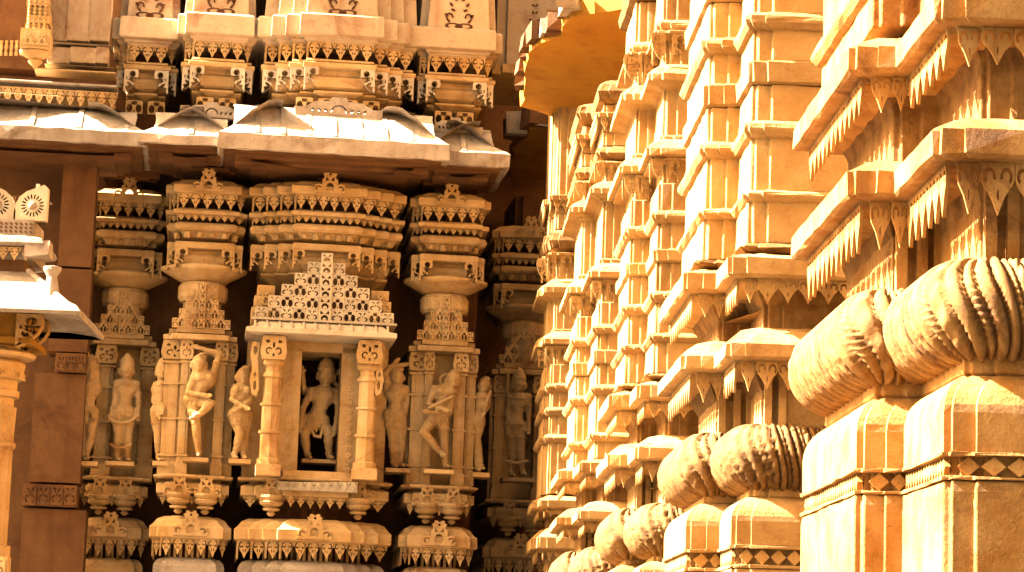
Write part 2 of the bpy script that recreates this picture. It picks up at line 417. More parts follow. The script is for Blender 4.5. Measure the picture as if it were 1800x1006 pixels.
def lace(root, cx, d, z0, hw, hgt, mat, rows, cellw=None):
    a, b, c, knob = cell_meshes(mat)
    ch = hgt / (rows + .5)
    cw = cellw or 2 * hw / (2 * rows + 1)
    back = MB()
    for i in range(rows):
        n = 2 * (rows - i) + 1
        for k in range(-(n // 2), n // 2 + 1):
            me = c if k == 0 else (b if (k + i) % 2 == (n // 2 + i) % 2 else a)
            p = link('lace_block', me, root, (cx + k * cw, -(d + .02 * (rows - i) * 0 + (.03 if k == 0 else 0)), z0 + i * ch), 0, (cw * .985, cw * .8, ch * .985))
            if k == 0: link('knob', knob, p, (0, -.02, 0))
        back.box(cx - n / 2 * cw + .02, cx + n / 2 * cw - .02, -(d - .32), -(d - .4), z0 + i * ch, z0 + (i + 1) * ch - .01)
    link('lace_block', c, root, (cx, -(d + .03), z0 + rows * ch), 0, (cw * .9, cw * .8, ch * .75))
    link('lace_backing', back.mesh('lace_backing', M_D), root)

INFO = {}
for k in BAYS: INFO[k] = lower_bay(k)

# back wall between and behind bays
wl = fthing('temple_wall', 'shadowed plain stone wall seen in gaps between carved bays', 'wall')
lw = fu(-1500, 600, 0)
link('wall_panel', MB().box(lw, fu(858, 600, .4), 1.0, 1.4, 0, zz(-250)).mesh('wall_panel', M_D), wl)  # wall colour darkened to stand in for shade in the gaps
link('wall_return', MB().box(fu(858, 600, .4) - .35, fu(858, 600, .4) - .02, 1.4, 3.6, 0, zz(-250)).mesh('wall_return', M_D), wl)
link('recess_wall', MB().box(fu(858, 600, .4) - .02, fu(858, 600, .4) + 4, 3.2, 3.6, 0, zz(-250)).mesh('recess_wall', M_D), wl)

# ---- pilasters flanking the statues (parts of the bays)
def pil_mesh(name, mat, w=1.0):
    m = MB(); 
    return m
def pilaster(root, cx, d, w, z0, z1, mat, rings=(.15, .42, .68, .84), name='pilaster', cap=True, dp=None):
    h = z1 - z0; m = MB(); dp = dp or w
    hw = w / 2
    def bx(f0, f1, s): m.box(cx - hw * s, cx + hw * s, -(d + dp * (s - 1) / 2), -(d - dp * (1 + (s - 1) / 2)), z0 + h * f0, z0 + h * f1)
    bx(0, .10, 1.12); bx(.10, .86 if cap else 1.0, .9)
    for k, f in enumerate(rings): bx(f - .008, f + .008, 1.16)
    m.box(cx - hw * .45, cx + hw * .45, -(d + dp * .02), -(d - dp * .3), z0 + h * .16, z0 + h * .84)
    o = link(name, m.mesh(name, mat), root)
    if cap:
        c = link('capital', cap_mesh(mat), o, (cx, -(d + .01), z0 + h * .86), 0, (w * 1.15, dp * 1.0, h * .14))
    return o
_cap = {}
def cap_mesh(mat):
    if mat not in _cap:
        pl = plate([(-.5, 0), (.5, 0), (.58, .35), (.5, .95), (.42, 1), (-.42, 1), (-.5, .95), (-.58, .35)],
                   [arc_slot(.2, .35, .13, .07, -90, 150, 6), mirror(arc_slot(.2, .35, .13, .07, -90, 150, 6)), oval(.27, .75, .1, .08, 6), oval(-.27, .75, .1, .08, 6), oval(0, .6, .06, .14, 6), oval(0, .18, .05, .08, 6)], .2, mat, 'capital')
        bm = bmesh.new(); bm.from_mesh(pl); b2 = MB().box(-.46, .46, .2, 1.0, 0, 1)
        vs_ = [bm.verts.new(v) for v in b2.V]
        for f in b2.F: bm.faces.new([vs_[i] for i in f])
        bmesh.ops.recalc_face_normals(bm, faces=bm.faces); bm.to_mesh(pl); bm.free(); _cap[mat] = pl
    return _cap[mat]
for key, pxs in {'A': [(182, .20), (258, .18)], 'B': [(302, .24), (323, .12), (385, .12), (400, .14)], 'D': [(738, .22), (752, .1), (808, .14), (828, .12)], 'E': [(880, .14), (952, .18)]}.items():
    cpx, hw, d, st, sw, sdp = BAYS[key]
    for px, wd in pxs:
        inner = abs(px - cpx) < 42
        pilaster(bay_root[key], fu(px, 720, d), d - (.02 if inner else .10), wd, zz(843), zz(604), M_F)

# ---- central niche shrine
ns = fthing('niche_shrine', 'projecting niche with two columns, ribbed white roof and dark opening', 'niche')
dC = .72
def bxp(m, x0, x1, y0, y1, d0, d1, pyref=None):
    """box from pixel bounds at depth d1 (front)"""
    u0, zt = fp(x0, y0, d1); u1, zb = fp(x1, y1, d1)
    m.box(u0, u1, -d1, -d0, zb, zt); return m
link('niche_back', bxp(MB(), 480, 640, 590, 850, -1.2, -.95).mesh('niche_back', M_D), ns)  # back coloured dark to add to the niche's shade
def door_frame():
    fr = []
    for nm, a in (('jamb', (497, 521, 612, 842)), ('jamb', (602, 626, 612, 842)), ('lintel', (497, 626, 588, 622)), ('threshold', (497, 626, 826, 846))):
        o = link(nm, bxp(MB(), *a, -.18, .70 if nm != 'threshold' else .76).mesh(nm, M_F), ns); fr.append(o)
    leaf = plate(oval(0, 0, .5, .5, 8), [oval(0, 0, .2, .2, 6)], .3, M_F, 'rosette')
    for px in (508, 614):
        for k in range(16):
            u, z = fp(px - .035 * (k * 13 - 100), 632 + k * 13, .71)
            link('rosette', leaf, fr[0 if px < 560 else 1], (u, -.705, z), 0, (.055, .05, .065), rot=(0, .8, 0))
door_frame()
for px in (476, 645):
    u = fu(px, 720, .9); z0, z1 = zz(843), zz(600)
    h = z1 - z0; rr = .105
    c = MB().box(u - .14, u + .14, -.98, -.70, z0, z0 + h * .08)
    c.lathe((u, -.84, z0), [(rr * 1.25, h * .08), (rr * 1.25, h * .12), (rr, h * .13), (rr, h * .30), (rr * 1.2, h * .305), (rr * 1.2, h * .325), (rr * .95, h * .33), (rr * .95, h * .50), (rr * 1.18, h * .505), (rr * 1.18, h * .52),
                           (rr * .93, h * .525), (rr * .93, h * .70), (rr * 1.15, h * .71), (rr * 1.15, h * .725), (rr * .85, h * .75), (rr * .85, h * .78), (rr * 1.2, h * .80), (rr * 1.2, h * .83)], 8)
    o = link('column', c.mesh('column', M_F), ns)
    link('capital', cap_mesh(M_F), o, (u, -.97, z0 + h * .83), 0, (.26, .26, h * .17))
# curled side brackets springing from the columns
crl = plate([(0, 0), (.25, .02), (.3, -.2), (.22, -.45), (.28, -.7), (.2, -.95), (.05, -1.0), (-.02, -.85), (.02, -.6), (.06, -.3)],
            [oval(.15, -.15, .07, .08, 8), oval(.12, -.8, .05, .09, 8), oval(.13, -.6, .04, .05, 6)], .1, M_F, 'curled_bracket')
for px, sg in ((662, 1), (458, -1)):
    u, z = fp(px, 602, .9); link('curled_bracket', crl, ns, (u, -.86, z), 0, (.36 * sg, .8, .62))
# sill frieze
sf = link('sill_frieze', bxp(MB(), 490, 628, 846, 866, .6, .86).mesh('sill_frieze', M_L), ns)
for k in range(9):
    u, z = fp(497 + k * 15.5, 851, .87)
    link('lotus_petal', TOOTH[M_L], sf, (u, -.865, z + .02), 0, (.1, .1, .09))
# ribbed roof
zr0, zr1 = zz(597), zz(572)
u0, u1 = fu(432, 590, 1.0), fu(697, 590, 1.0)
rp = [(u0 + .22, .0), (u0 + .22, -.85), (u1 - .22, -.85), (u1 - .22, .0)]
rf = course('roof', ns, rp, [(-.1, zr0 - .03), (.19, zr0), (.22, zr0 + .01), (.22, zr0 + .06), (.14, zr0 + .085), (.07, zr1 - .02), (.03, zr1), (.0, zr1 + .03), (-.1, zr1 + .03)], M_L)
for k in range(12):
    x = u0 + .1 + (u1 - u0 - .2) * k / 11
    V = []
    m = MB(); pr = [(.225, .05), (.15, .105), (.08, zr1 - zr0 - .01), (.04, zr1 - zr0 + .015)]
    for i in range(3):
        (o1, a1), (o2, a2) = pr[i], pr[i + 1]
        m.add([(x - .012, -.85 - o1, zr0 + a1), (x + .012, -.85 - o1, zr0 + a1), (x + .012, -.85 - o2, zr0 + a2), (x - .012, -.85 - o2, zr0 + a2),
               (x - .012, -.85 - o1 + .06, zr0 + a1 - .04), (x + .012, -.85 - o1 + .06, zr0 + a1 - .04), (x + .012, -.85 - o2 + .06, zr0 + a2 - .04), (x - .012, -.85 - o2 + .06, zr0 + a2 - .04)],
              [(0, 1, 2, 3), (0, 4, 5, 1), (1, 5, 6, 2), (3, 2, 6, 7), (0, 3, 7, 4), (4, 7, 6, 5)])
    link('roof_rib', m.mesh('roof_rib', M_L), rf)
uc, _ = fp(572, 520, .85)
pd = fthing('lace_pediment', 'white pierced stepped stone pediment above the central niche', 'pediment')
lace(pd, uc, .84, zr1 + .025, .78, zz(452) - zz(566), M_L, 5, .145)
link('base_slab', MB().box(uc - .83, uc + .83, -.93, -.3, zr1 + .005, zr1 + .03).mesh('base_slab', M_L), pd)
# side pediment blocks behind
for px in (467, 668):
    u = fu(px, 530, .7); m = MB()
    for k, (a, h0, h1) in enumerate(((.16, 572, 545), (.13, 545, 524), (.10, 524, 505))):
        m.box(u - a, u + a, -.74 + .02 * k, -.3, zz(h0), zz(h1) - .01)
    sbk = link('stepped_block', m.mesh('stepped_block', M_F), ns)
    for sx in (-1, 1):
        link('crest', CREST[M_F], sbk, (u + sx * .07, -.76, zz(566)), 0, (.12, .15, .17))
    link('crest', CREST[M_F], sbk, (u, -.74, zz(543)), 0, (.15, .15, .2))

# ================================================================== EAVE over the lower storey
ev = fthing('stone_eave', 'broad weathered stone eave with ribbed top running above the carved bays', 'eave')
def eave_piece(x0, x1, ref, yb, yf, ytop, ycrest, dfront, mat, ribs, crest_px=None, drop=.0):
    """yb bottom of fascia, yf top of fascia, ytop roof top at reference pixel column ref"""
    zb = fp(ref, yb, dfront)[1]; zf = fp(ref, yf, dfront)[1]; dep = .62
    zt = fp(ref, ytop, dfront - dep)[1]
    ua, ub = fp(x0, yb, dfront)[0], fp(x1, yb, dfront)[0]
    pl = [(ua, .3), (ua, -(dfront)), (ub, -(dfront)), (ub, .3)]
    prof = [(-dep - .1, zb + .10), (-.12, zb + .02), (-.02, zb), (.0, zb + .01), (.0, zf), (-.03, zf + .015)]
    for k in range(1, 7):
        t = k / 6
        prof.append((-.03 - (dep - .03) * (t ** 0.8) , zf + .015 + (zt - zf - .015) * (1 - (1 - t) ** 1.6)))
    prof.append((-dep - .1, zt))
    o = course('roof_slab', ev, refine(pl, .16), prof, mat, .009)
    course('carved_soffit', ev, refine(pl, .2), [(-.6, zb - .10), (-.40, zb - .09), (-.38, zb - .06), (-.24, zb - .05), (-.2, zb - .025), (-.09, zb - .015), (-.07, zb + .008), (-.2, zb + .03)], M_D, .006)  # soffit shade painted in with the darkened stone
    P2 = prof[5:-2]
    for k in range(ribs):
        x = ua + (ub - ua) * (k + .5) / ribs; m = MB(); wv = .028; lim = min(x - ua, ub - x) - wv
        for (o1, a1), (o2, a2) in zip(P2[:-1], P2[1:]):
            if -o2 > lim: continue
            m.add([(x - wv, -dfront - o1, a1 + .014), (x + wv, -dfront - o1, a1 + .014), (x + wv, -dfront - o2, a2 + .014), (x - wv, -dfront - o2, a2 + .014),
                   (x - wv, -dfront - o1, a1 - .03), (x + wv, -dfront - o1, a1 - .03), (x + wv, -dfront - o2, a2 - .03), (x - wv, -dfront - o2, a2 - .03)],
                  [(0, 1, 2, 3), (0, 4, 5, 1), (1, 5, 6, 2), (3, 2, 6, 7), (0, 3, 7, 4)])
        if m.F: link('roof_rib', m.mesh('roof_rib', mat), o)
    if crest_px:
        uc_, zc_ = fp(crest_px[0], crest_px[1], dfront - .45)
        wv = crest_px[2] / PXM / 2; hh = (crest_px[1] - ycrest) / PXM
        ol = [(-wv, 0), (wv, 0), (wv * 1.02, hh * .45), (wv * .8, hh * .45), (wv * .55, hh * .75), (wv * .2, hh * .8), (wv * .17, hh), (-wv * .17, hh), (-wv * .2, hh * .8), (-wv * .55, hh * .75), (-wv * .8, hh * .45), (-wv * 1.02, hh * .45)]
        hs_ = [arc_slot(0, hh * .2, hh * .38, hh * .1, 0, 180, 8)]
        for f in (.3, .45, .6): hs_ += [oval(wv * f, hh * .3, wv * .04, hh * .13, 6, -.5), oval(-wv * f, hh * .3, wv * .04, hh * .13, 6, .5)]
        link('ridge_crest', plate(ol, hs_, .1, mat, 'ridge_crest'), o, (uc_, -(dfront - .45), zc_ - .02))
    return o
eave_piece(-160, 262, 120, 250, 226, 192, 0, 1.15, M_W, 5)
eave_piece(243, 425, 330, 255, 238, 200, 178, 1.26, M_W, 3, (372, 205, 108))
eave_piece(382, 790, 590, 272, 243, 195, 170, 1.46, M_W, 9, (595, 205, 150))
eave_piece(735, 896, 830, 292, 268, 228, 205, 1.20, M_W, 3, (800, 232, 95))

# ================================================================== UPPER STOREY
UPL = {'A': 'upper tower bay with stained red panel and vine carving, beside plain panels', 'B': 'upper tower bay with cream vine panel above fringe, left of widest bay',
       'C': 'widest upper tower bay with bright cream block and long fringe', 'D': 'upper tower bay with red-blotched vine panel, nearest the dark gap'}
def curl_ornament(root, cx, d, z0, w, h):
    pcs = []
    me1 = plate(arc_slot(0, 0, .5, .24, -60, 200, 9), [], .25, M_I, 'carved_curl')
    me2 = plate(oval(0, 0, .5, .26, 8), [], .25, M_I, 'carved_leaf')
    for sx in (-1, 1):
        link('carved_curl', me1, root, (cx + sx * w * .22, -d, z0 + h * .22), 0, (sx * w * .15, .05, w * .15))
        link('carved_curl', me1, root, (cx + sx * w * .14, -d, z0 + h * .04), 0, (sx * w * .3, .05, w * .12))
        for k in range(9):
            t = k / 8
            link('carved_leaf', me2, root, (cx + sx * w * (.40 - .36 * min(1, t * 1.1) ** .6) * (1 if k % 2 else .6), -d, z0 + h * (.14 + .86 * t)), 0, (w * .11, .05, w * .11), rot=(0, sx * (-.9 + .3 * (k % 3)), 0))
    link('carved_leaf', me2, root, (cx, -d, z0 + h * .03), 0, (w * .2, .05, w * .2))
def upper_bay(key, cpx, hw, d, dy):
    st, sw, sdp = BAYS[key][3:6]
    Zu = lambda y: fp(590, y, .72)[1]
    cx = fu(cpx, 60, d)
    r = fthing('tower_bay', UPL[key], 'wall bay', 'upper tower bays')
    plan = bay_plan(cx, hw, d, st, sw, sdp, -1.0)
    zz_ = lambda y: Zu(y)
    mat = M_P
    rc = course('recess_band', r, plan, [(-.4, zz_(300)), (-.4, zz_(160)), ], M_D)
    for k in range(4 if key == 'C' else 2):
        x = cx + (k - (1.5 if key == 'C' else .5)) * .26
        link('lattice_block', CELLS[M_F][0], rc, (x, -(d - .1), zz_(196)), 0, (.2, .12, .16))
    course('flaring_disc', r, plan, [(-.2, zz_(172)), (-.14, zz_(168)), (-.05, zz_(163)), (-.05, zz_(160)), (-.12, zz_(157))], M_F)
    course('shallow_bowl', r, plan, [(-.14, zz_(158)), (-.06, zz_(152)), (-.02, zz_(142)), (-.02, zz_(136)), (-.05, zz_(134)), (-.05, zz_(120))], M_F)
    sb = course('bracket_slab', r, plan, [(-.05, zz_(124)), (.08, zz_(123)), (.09, zz_(121)), (.09, zz_(115)), (.04, zz_(113)), (.06, zz_(112)), (.05, zz_(108)), (-.05, zz_(107))], M_F)
    xs = []
    for k in range(st + 1):
        xs += [(cx - hw + sw * k - .07, 1, .06 - sdp * (st - k)), (cx + hw - sw * k + .07, -1, .06 - sdp * (st - k))]
    pierced_brackets(sb, xs, d, zz_(122), zz_(122) - zz_(164), M_L)
    course('recess_band', r, plan, [(-.34, zz_(110)), (-.34, zz_(82))], M_D)
    bk = course('base_block', r, plan, [(-.1, zz_(80)), (.05, zz_(79)), (.06, zz_(76)), (.09, zz_(74)), (.09, zz_(70)), (.15, zz_(68)), (.155, zz_(66)), (.15, zz_(34)), (.13, zz_(31)), (.03, zz_(30))], mat)
    teeth(bk, plan, .045, zz_(79), .15, zz_(79) - zz_(106), M_F, skip=lambda a, b: abs(b.y - a.y) > abs(b.x - a.x) and b.y > a.y)
    pn = course('vine_panel', r, plan, [(.08, zz_(31)), (.0, zz_(-160)), (-.3, zz_(-300))], mat)
    w_ = min(hw * .8, .52)
    curl_ornament(pn, cx, d + .075, zz_(29), .52, .62)
    return r
upper_bay('A', 262, .28, .05, 0); upper_bay('B', 386, .34, .45, 0); upper_bay('C', 600, .82, .75, 0); upper_bay('D', 805, .38, .45, 0)
# far right upper panel behind the golden eave
ub = fthing('tower_bay', 'slender vine carved upper panel glimpsed behind the broken golden eave', 'wall bay', 'upper tower bays')
cxr = fu(935, 60, -.2)
pl_ = bay_plan(cxr, .42, -.25, 1, .12, .08, -2.0)
course('base_block', ub, pl_, [(.05, zz(76)), (.05, zz(60)), (.0, zz(58))], M_F)
vp_ = course('vine_panel', ub, pl_, [(.0, zz(59)), (.0, zz(-300))], M_P)
curl_ornament(vp_, cxr + .03, -.22, zz(60), .42, .85)

# upper left plain pier with panels, band and hanging bracket
ul = fthing('tower_bay', 'upper left pier of plain red-stained slabs above a long fringed band', 'wall bay', 'upper tower bays')
def upl(name, x0, x1, y0, y1, d, mat, dep=.4, bev=.012):
    o = link(name, bxp(MB(), x0, x1, y0, y1, d - dep, d).mesh(name, mat), ul)
    md = o.modifiers.new('bevel', 'BEVEL'); md.width = bev; md.segments = 2
    return o
for x0, x1 in ((86, 118), (119.5, 158), (159.5, 192)): upl('stone_panel', x0, x1, -60, 73, .32, M_P)
upl('ledge', 84, 196, 73, 80, .36, M_P)
for x0, x1 in ((84, 122), (123.5, 168), (169, 190)): upl('stone_panel', x0, x1, 81, 112, .30, M_P)
upl('ledge', 78, 200, 112, 119, .40, M_P); upl('ledge', 60, 204, 121, 127, .46, M_F)
upl('back_panel', -200, 90, -60, 125, -.1, M_D)
fb = upl('fringed_band', -200, 206, 130, 150, .55, M_W)
up_u0, up_z = fp(-200, 151, .5); up_u1, _ = fp(208, 151, .5)
n = 22
for k in range(n):
    link('tooth', TOOTH[M_F], fb, (up_u0 + (up_u1 - up_u0) * (k + .5) / n, -.5, fp(0 + 9, 152, .5)[1] + .0), 0, ((up_u1 - up_u0) / n * .97, .13, .19))
upl('shadow_band', -200, 200, 150, 205, .15, M_F)
# balusters in the dark corner
for k in range(6):
    u, z = fp(-8 + k * 9, 98, .0)
    link('baluster', MB().lathe((u, -.0, z), [(.02, 0), (.02, .03), (.012, .06), (.022, .1), (.012, .15), (.02, .18)], 8).mesh('baluster', M_F), ul)

hb = fthing('hanging_bracket', 'carved stone bracket ending in a bowl pendant at top left', 'bracket')
u, z = fp(64, 60, .75); zt = fp(64, -60, .75)[1]; zb = fp(64, 112, .75)[1]
def px(y): return fp(64, y, .75)[1]
m = MB()
for k in range(9):
    z_ = px(58) + (px(-80) - px(58)) * k / 9
    m.box(u - .13 + .012 * math.sin(k), u + .13 + .02 * math.sin(k * 1.3), -.8 - .02 * (k % 2), -.1, z_, z_ + (px(-80) - px(58)) / 9 - .012)
sh = link('scaly_shaft', m.mesh('scaly_shaft', M_F), hb)
bd = MB().ell((0, 0, 0), (.02, .02, .025), 8).mesh('bead', M_F, True)
for k in range(14):
    for c in range(4): link('bead', bd, sh, (u - .09 + c * .06, -.815, px(52) + k * .045), 0)
link('square_cap', MB().box(u - .17, u + .17, -.9, -.4, px(88), px(56)).mesh('square_cap', M_F), hb)
for sx in (-1, 1): link('crest', CREST[M_F], hb, (u + sx * .08, -.915, px(85)), 0, (.12, .1, .16))
link('bowl_pendant', MB().lathe((u, -.65, 0), [(.01, px(118)), (.04, px(113)), (.08, px(107)), (.085, px(104)), (.05, px(102)), (.12, px(98)), (.18, px(92)), (.19, px(88))], 24).mesh('bowl_pendant', M_F, True), hb)

# ================================================================== LEFT PILASTER
lp = fthing('wall_pilaster', 'plain tall pilaster with two carved bands at left of the wall', 'pilaster')
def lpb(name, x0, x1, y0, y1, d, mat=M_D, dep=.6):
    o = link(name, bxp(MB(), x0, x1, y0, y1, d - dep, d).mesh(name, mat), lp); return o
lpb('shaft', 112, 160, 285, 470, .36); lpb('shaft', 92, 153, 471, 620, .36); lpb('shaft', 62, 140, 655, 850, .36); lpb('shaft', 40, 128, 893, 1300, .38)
for y0, y1, x0, x1 in ((620, 655, 98, 150), (850, 892, 40, 134)):
    b = lpb('carved_band', x0, x1, y0, y1, .44)
    n = 4 if x1 - x0 > 60 else 3
    for k in range(n):
        u, z = fp(x0 + (x1 - x0) * (k + .5) / n, y1 - 4, .46)
        link('lattice_block', cell_meshes(M_D)[1], b, (u, -.44, z), 0, ((x1 - x0) / n / PXM * .86, .12, (y1 - y0 - 9) / PXM))
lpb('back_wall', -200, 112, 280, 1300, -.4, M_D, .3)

# ================================================================== SMALL SHRINE, front left
SY = 26.0
shp = at_y(-14, 520, SY); shp.z = 0
sr = thing('canopy_shrine', 'small pale pillared shrine with hipped white roof at left edge', 'shrine', shp, 0)
def sx_(px_, py=600): return at_y(px_, py, SY).x - shp.x
def sz(py, px_=0): return at_y(px_, py, SY).z
k_ = SY / FPX
H = 1000
def sprof(l): return [(r * k_, sz(y)) for r, y in l]
link('column', MB().lathe((0, 0, 0), [(58 * k_, 0)] + sprof([(58, 1005), (58, 960), (52, 958), (52, 790), (56, 786), (56, 780), (52, 776), (54, 720), (54, 716)]), 32, .03, 16).mesh('column', M_F), sr)
link('capital', MB().lathe((0, 0, 0), sprof([(50, 716), (50, 700), (58, 699), (58, 688), (54, 687), (54, 670), (62, 668), (66, 640), (62, 637), (58, 634), (80, 630), (84, 624), (78, 620), (60, 618), (60, 612)]), 32).mesh('capital', M_F), sr)
for a in range(10):
    an = a * math.pi / 5 + .2
    link('carved_leaf', CREST[M_F], sr, (62 * k_ * math.sin(an), -62 * k_ * math.cos(an), sz(668)), an, (.2, .12, .17))
link('abacus', MB().box(-88 * k_, 88 * k_, -88 * k_, 88 * k_, sz(612), sz(602)).mesh('abacus', M_E), sr)
for sx in (-1, 1):
    for sy in (-1, 0):
        link('scroll_bracket', BRK[M_G], sr, (sx * 60 * k_, -75 * k_ if sy else 0, sz(562)), 0 , (sx * .42, 1.2, .33))
link('beam', MB().box(-75 * k_, 75 * k_, -80 * k_, 80 * k_, sz(602), sz(546)).mesh('beam', M_E), sr)
hr = 160 * k_
link('hip_roof', mesh('hip_roof', *sweep([(-hr, hr), (-hr, -hr), (hr, -hr), (hr, hr)], [(-.25, sz(560)), (.02, sz(566)), (.1, sz(572)), (.12, sz(566)), (.08, sz(556)), (-.1, sz(540)), (-.22, sz(524)), (-.36, sz(505)), (-.5, sz(488)), (-.62, sz(484))]), M_W), sr)
link('corner_knob', MB().lathe((hr - .22, -(hr - .22), sz(536)), [(.09, 0), (.07, .1), (.05, .2), (.09, .27), (.09, .3), (.04, .31)], 16).mesh('corner_knob', M_W), sr)
for sx in (-1, 1):
    m = MB()
    m.capsule((sx * (hr + .06), -(hr + .06), sz(566)), (sx * (hr - .5), -(hr - .5), sz(486)), .04, .03)
    link('hip_rib', m.mesh('hip_rib', M_W, True), sr)
for x in (-.45, 0.05, .5):
    pass
tb = 78 * k_
link('neck_block', MB().box(-tb * .8, tb * .8, -tb * .8, tb * .8, sz(490), sz(462)).mesh('neck_block', M_D), sr)
nb = link('fringe_block', mesh('fringe_block', *sweep([(-tb, tb), (-tb, -tb), (tb, -tb), (tb, tb)], [(-.1, sz(466)), (.0, sz(464)), (.0, sz(446)), (.1, sz(444)), (.12, sz(440)), (.1, sz(432)), (-.02, sz(424)), (-.1, sz(424))]), M_W), sr)
teeth(nb, [(-tb, -tb), (tb, -tb)], .03, sz(447), .11, .12, M_F)
link('corner_block', MB().box(tb - .06, tb + .17, -tb - .1, -tb + .2, sz(462), sz(436), .02).mesh('corner_block', M_W), sr)
lb = link('lattice_band', MB().box(-tb, tb, -tb, tb * .5, sz(426), sz(398)).mesh('lattice_band', M_W), sr)
dm = MB().box(-.5, .5, -.5, .5, -.5, .5).mesh('stud', M_D)
for k in range(18):
    for r_ in range(3):
        link('stud', dm, lb, (-tb + (k + .5) * 2 * tb / 18, -tb - .002, sz(419) + r_ * .04), 0, (.03, .012, .02), rot=(0, .78, 0))
fan = plate([(0, 0)] + [(.5 * math.cos(a), .98 * math.sin(a)) for a in [R(x) for x in range(0, 181, 12)]][0:] , [], .3, M_W, 'fan_disc')
for fx in (-5, 49):
    an = fx * k_ + 18 * k_
    sg_ = 1 if fx > 20 else -1
    ol = [(-.5, 0), (.5, 0), (.5, 1.02), (.38, 1.12), (.12, 1.0), (-.14, .9), (-.34, .73), (-.46, .5), (-.5, .25)]
    holes = []
    for a in range(0, 360, 20): holes.append(oval(.06 + .28 * math.cos(R(a)), .46 + .28 * math.sin(R(a)), .09, .028, 6, R(a)))
    if sg_ < 0: ol = mirror(ol); holes = [mirror(h_) for h_ in holes]
    f = link('fan_disc', plate(ol, holes, .3, M_L, 'fan_disc'), sr, (fx * k_ + 18 * k_ * 0 + .12, -tb + .08, sz(398)), 0, (.33, .4, .33))
    link('boss', MB().ell((.06 * sg_, -.14, .46), (.13, .14, .13), 12).mesh('boss', M_W, True), f)
    link('disc_backing', MB().box(-.44, .44, .1, .3, 0, .8).mesh('disc_backing', M_D), f)
link('spiked_edge', plate([(0, 0), (.5, .1), (.2, .2), (.7, .32), (.3, .42), (1, .5), (.3, .62), (.6, .75), (.15, .8), (.2, 1), (0, 1)], [], .3, M_W, 'spiked_edge'), sr, (tb - .02, -tb + .15, sz(396)), 0, (.17, .3, .38))
ral = link('carved_railing', MB().box(-1.2, 82 * k_, -.9, -.7, 0, sz(985)).mesh('carved_railing', M_F), sr)
for k in range(7):
    link('lattice_block', CELLS[M_F][1], ral, (82 * k_ - .1 - k * .17, -.92, sz(985) - .19), 0, (.16, .1, .17))

# ================================================================== RIGHT TEMPLE PIERS
TOO = {}
def pier_plan(XA, YA, XB, YB, YE, s, xr):
    s2 = s * .7
    xm1 = XB + s + (XA - XB - s) * .55; xm2 = XA + s + s * 3.0
    return [(xr, YE), (XB, YE), (XB, YB + s), (XB + s, YB + s), (XB + s, YB), (xm1, YB), (xm1, YB - s2), (XA, YB - s2), (XA, YA + s), (XA + s, YA + s), (XA + s, YA), (xm2, YA), (xm2, YA - s2), (xr, YA - s2)]
def dense(plan, r, step):
    """plan with corners rounded by r and sampled at step"""
    P = [Vector(p) for p in plan]; out = [P[0]]
    for i in range(1, len(P) - 1):
        a, b, c = P[i - 1], P[i], P[i + 1]
        d1 = (a - b); d2 = (c - b); rr = min(r, d1.length * .49, d2.length * .49)
        p1 = b + d1.normalized() * rr; p2 = b + d2.normalized() * rr
        for k in range(25):
            t = k / 24; out.append(p1 * (1 - t) ** 2 + b * 2 * t * (1 - t) + p2 * t * t)
    out.append(P[-1]); res = [out[0]]
    for a, b in zip(out[:-1], out[1:]):
        L = (b - a).length; n = max(1, int(L / step))
        for k in range(1, n + 1): res.append(a + (b - a) * (k / n))
    return res
def torus_course(root, XA, YA, XB, YB, YE, xr, z0, z1, out, mat):
    plan = [(xr, YE), (XB, YE), (XB, YB), (XA, YB), (XA, YA), (xr, YA)]
    h = (z1 - z0) / 2; zc = (z0 + z1) / 2
    near = YA < 12
    P = dense(plan, h * .9, h * (.022 if near else .045))
    n = len(P); V = []; F = []; m = 64 if near else 36
    s = [0.0]
    for a, b in zip(P[:-1], P[1:]): s.append(s[-1] + (b - a).length)
    nor = []
    for i in range(n):
        d = (P[min(i + 1, n - 1)] - P[max(i - 1, 0)]).normalized(); nor.append(Vector((d.y, -d.x)))
    per = .60
    for j in range(m + 1):
        a = -math.pi / 2 * 1.05 + math.pi * 1.05 * j / m
        for i in range(n):
            ph = (s[i] / h + .18 * math.sin(a * 1.3)) / per
            f = ph - math.floor(ph); row = math.floor(ph)
            bump_ = lambda x0, x1: math.sin(max(0.0, min(1.0, (f - x0) / (x1 - x0))) * math.pi)
            g = -.13
            if .05 <= f < .33: g = .0 + .075 * bump_(.05, .33) ** .5
            elif .33 <= f < .37: g = -.10
            elif .40 <= f < .62:                                        # a row of beads
                fa = (a / .15) % 1.0 - .5; fs = (f - .51) / .11
                g = -.075 + .12 * math.sqrt(max(0.0, 1 - fs * fs - fa * fa * 3.2))
            elif .66 <= f < .97:                                        # leaf band with slanting veins
                g = -.005 + .06 * bump_(.66, .97) ** .5 + .03 * math.sin(a * 13 + 16 * (f - .8) * (1 if row % 2 else -1)) * bump_(.66, .97)
            rr = h * (1 + g)
            p = P[i] + nor[i] * (-h + out + rr * math.cos(a))
            V.append((p.x, p.y, zc + rr * math.sin(a)))
    for j in range(m):
        for i in range(n - 1):
            F.append((j * n + i, j * n + i + 1, (j + 1) * n + i + 1, (j + 1) * n + i))
    me = mesh('torus_moulding', V, F, mat, True)
    to = link('torus_moulding', me, root)
    return to

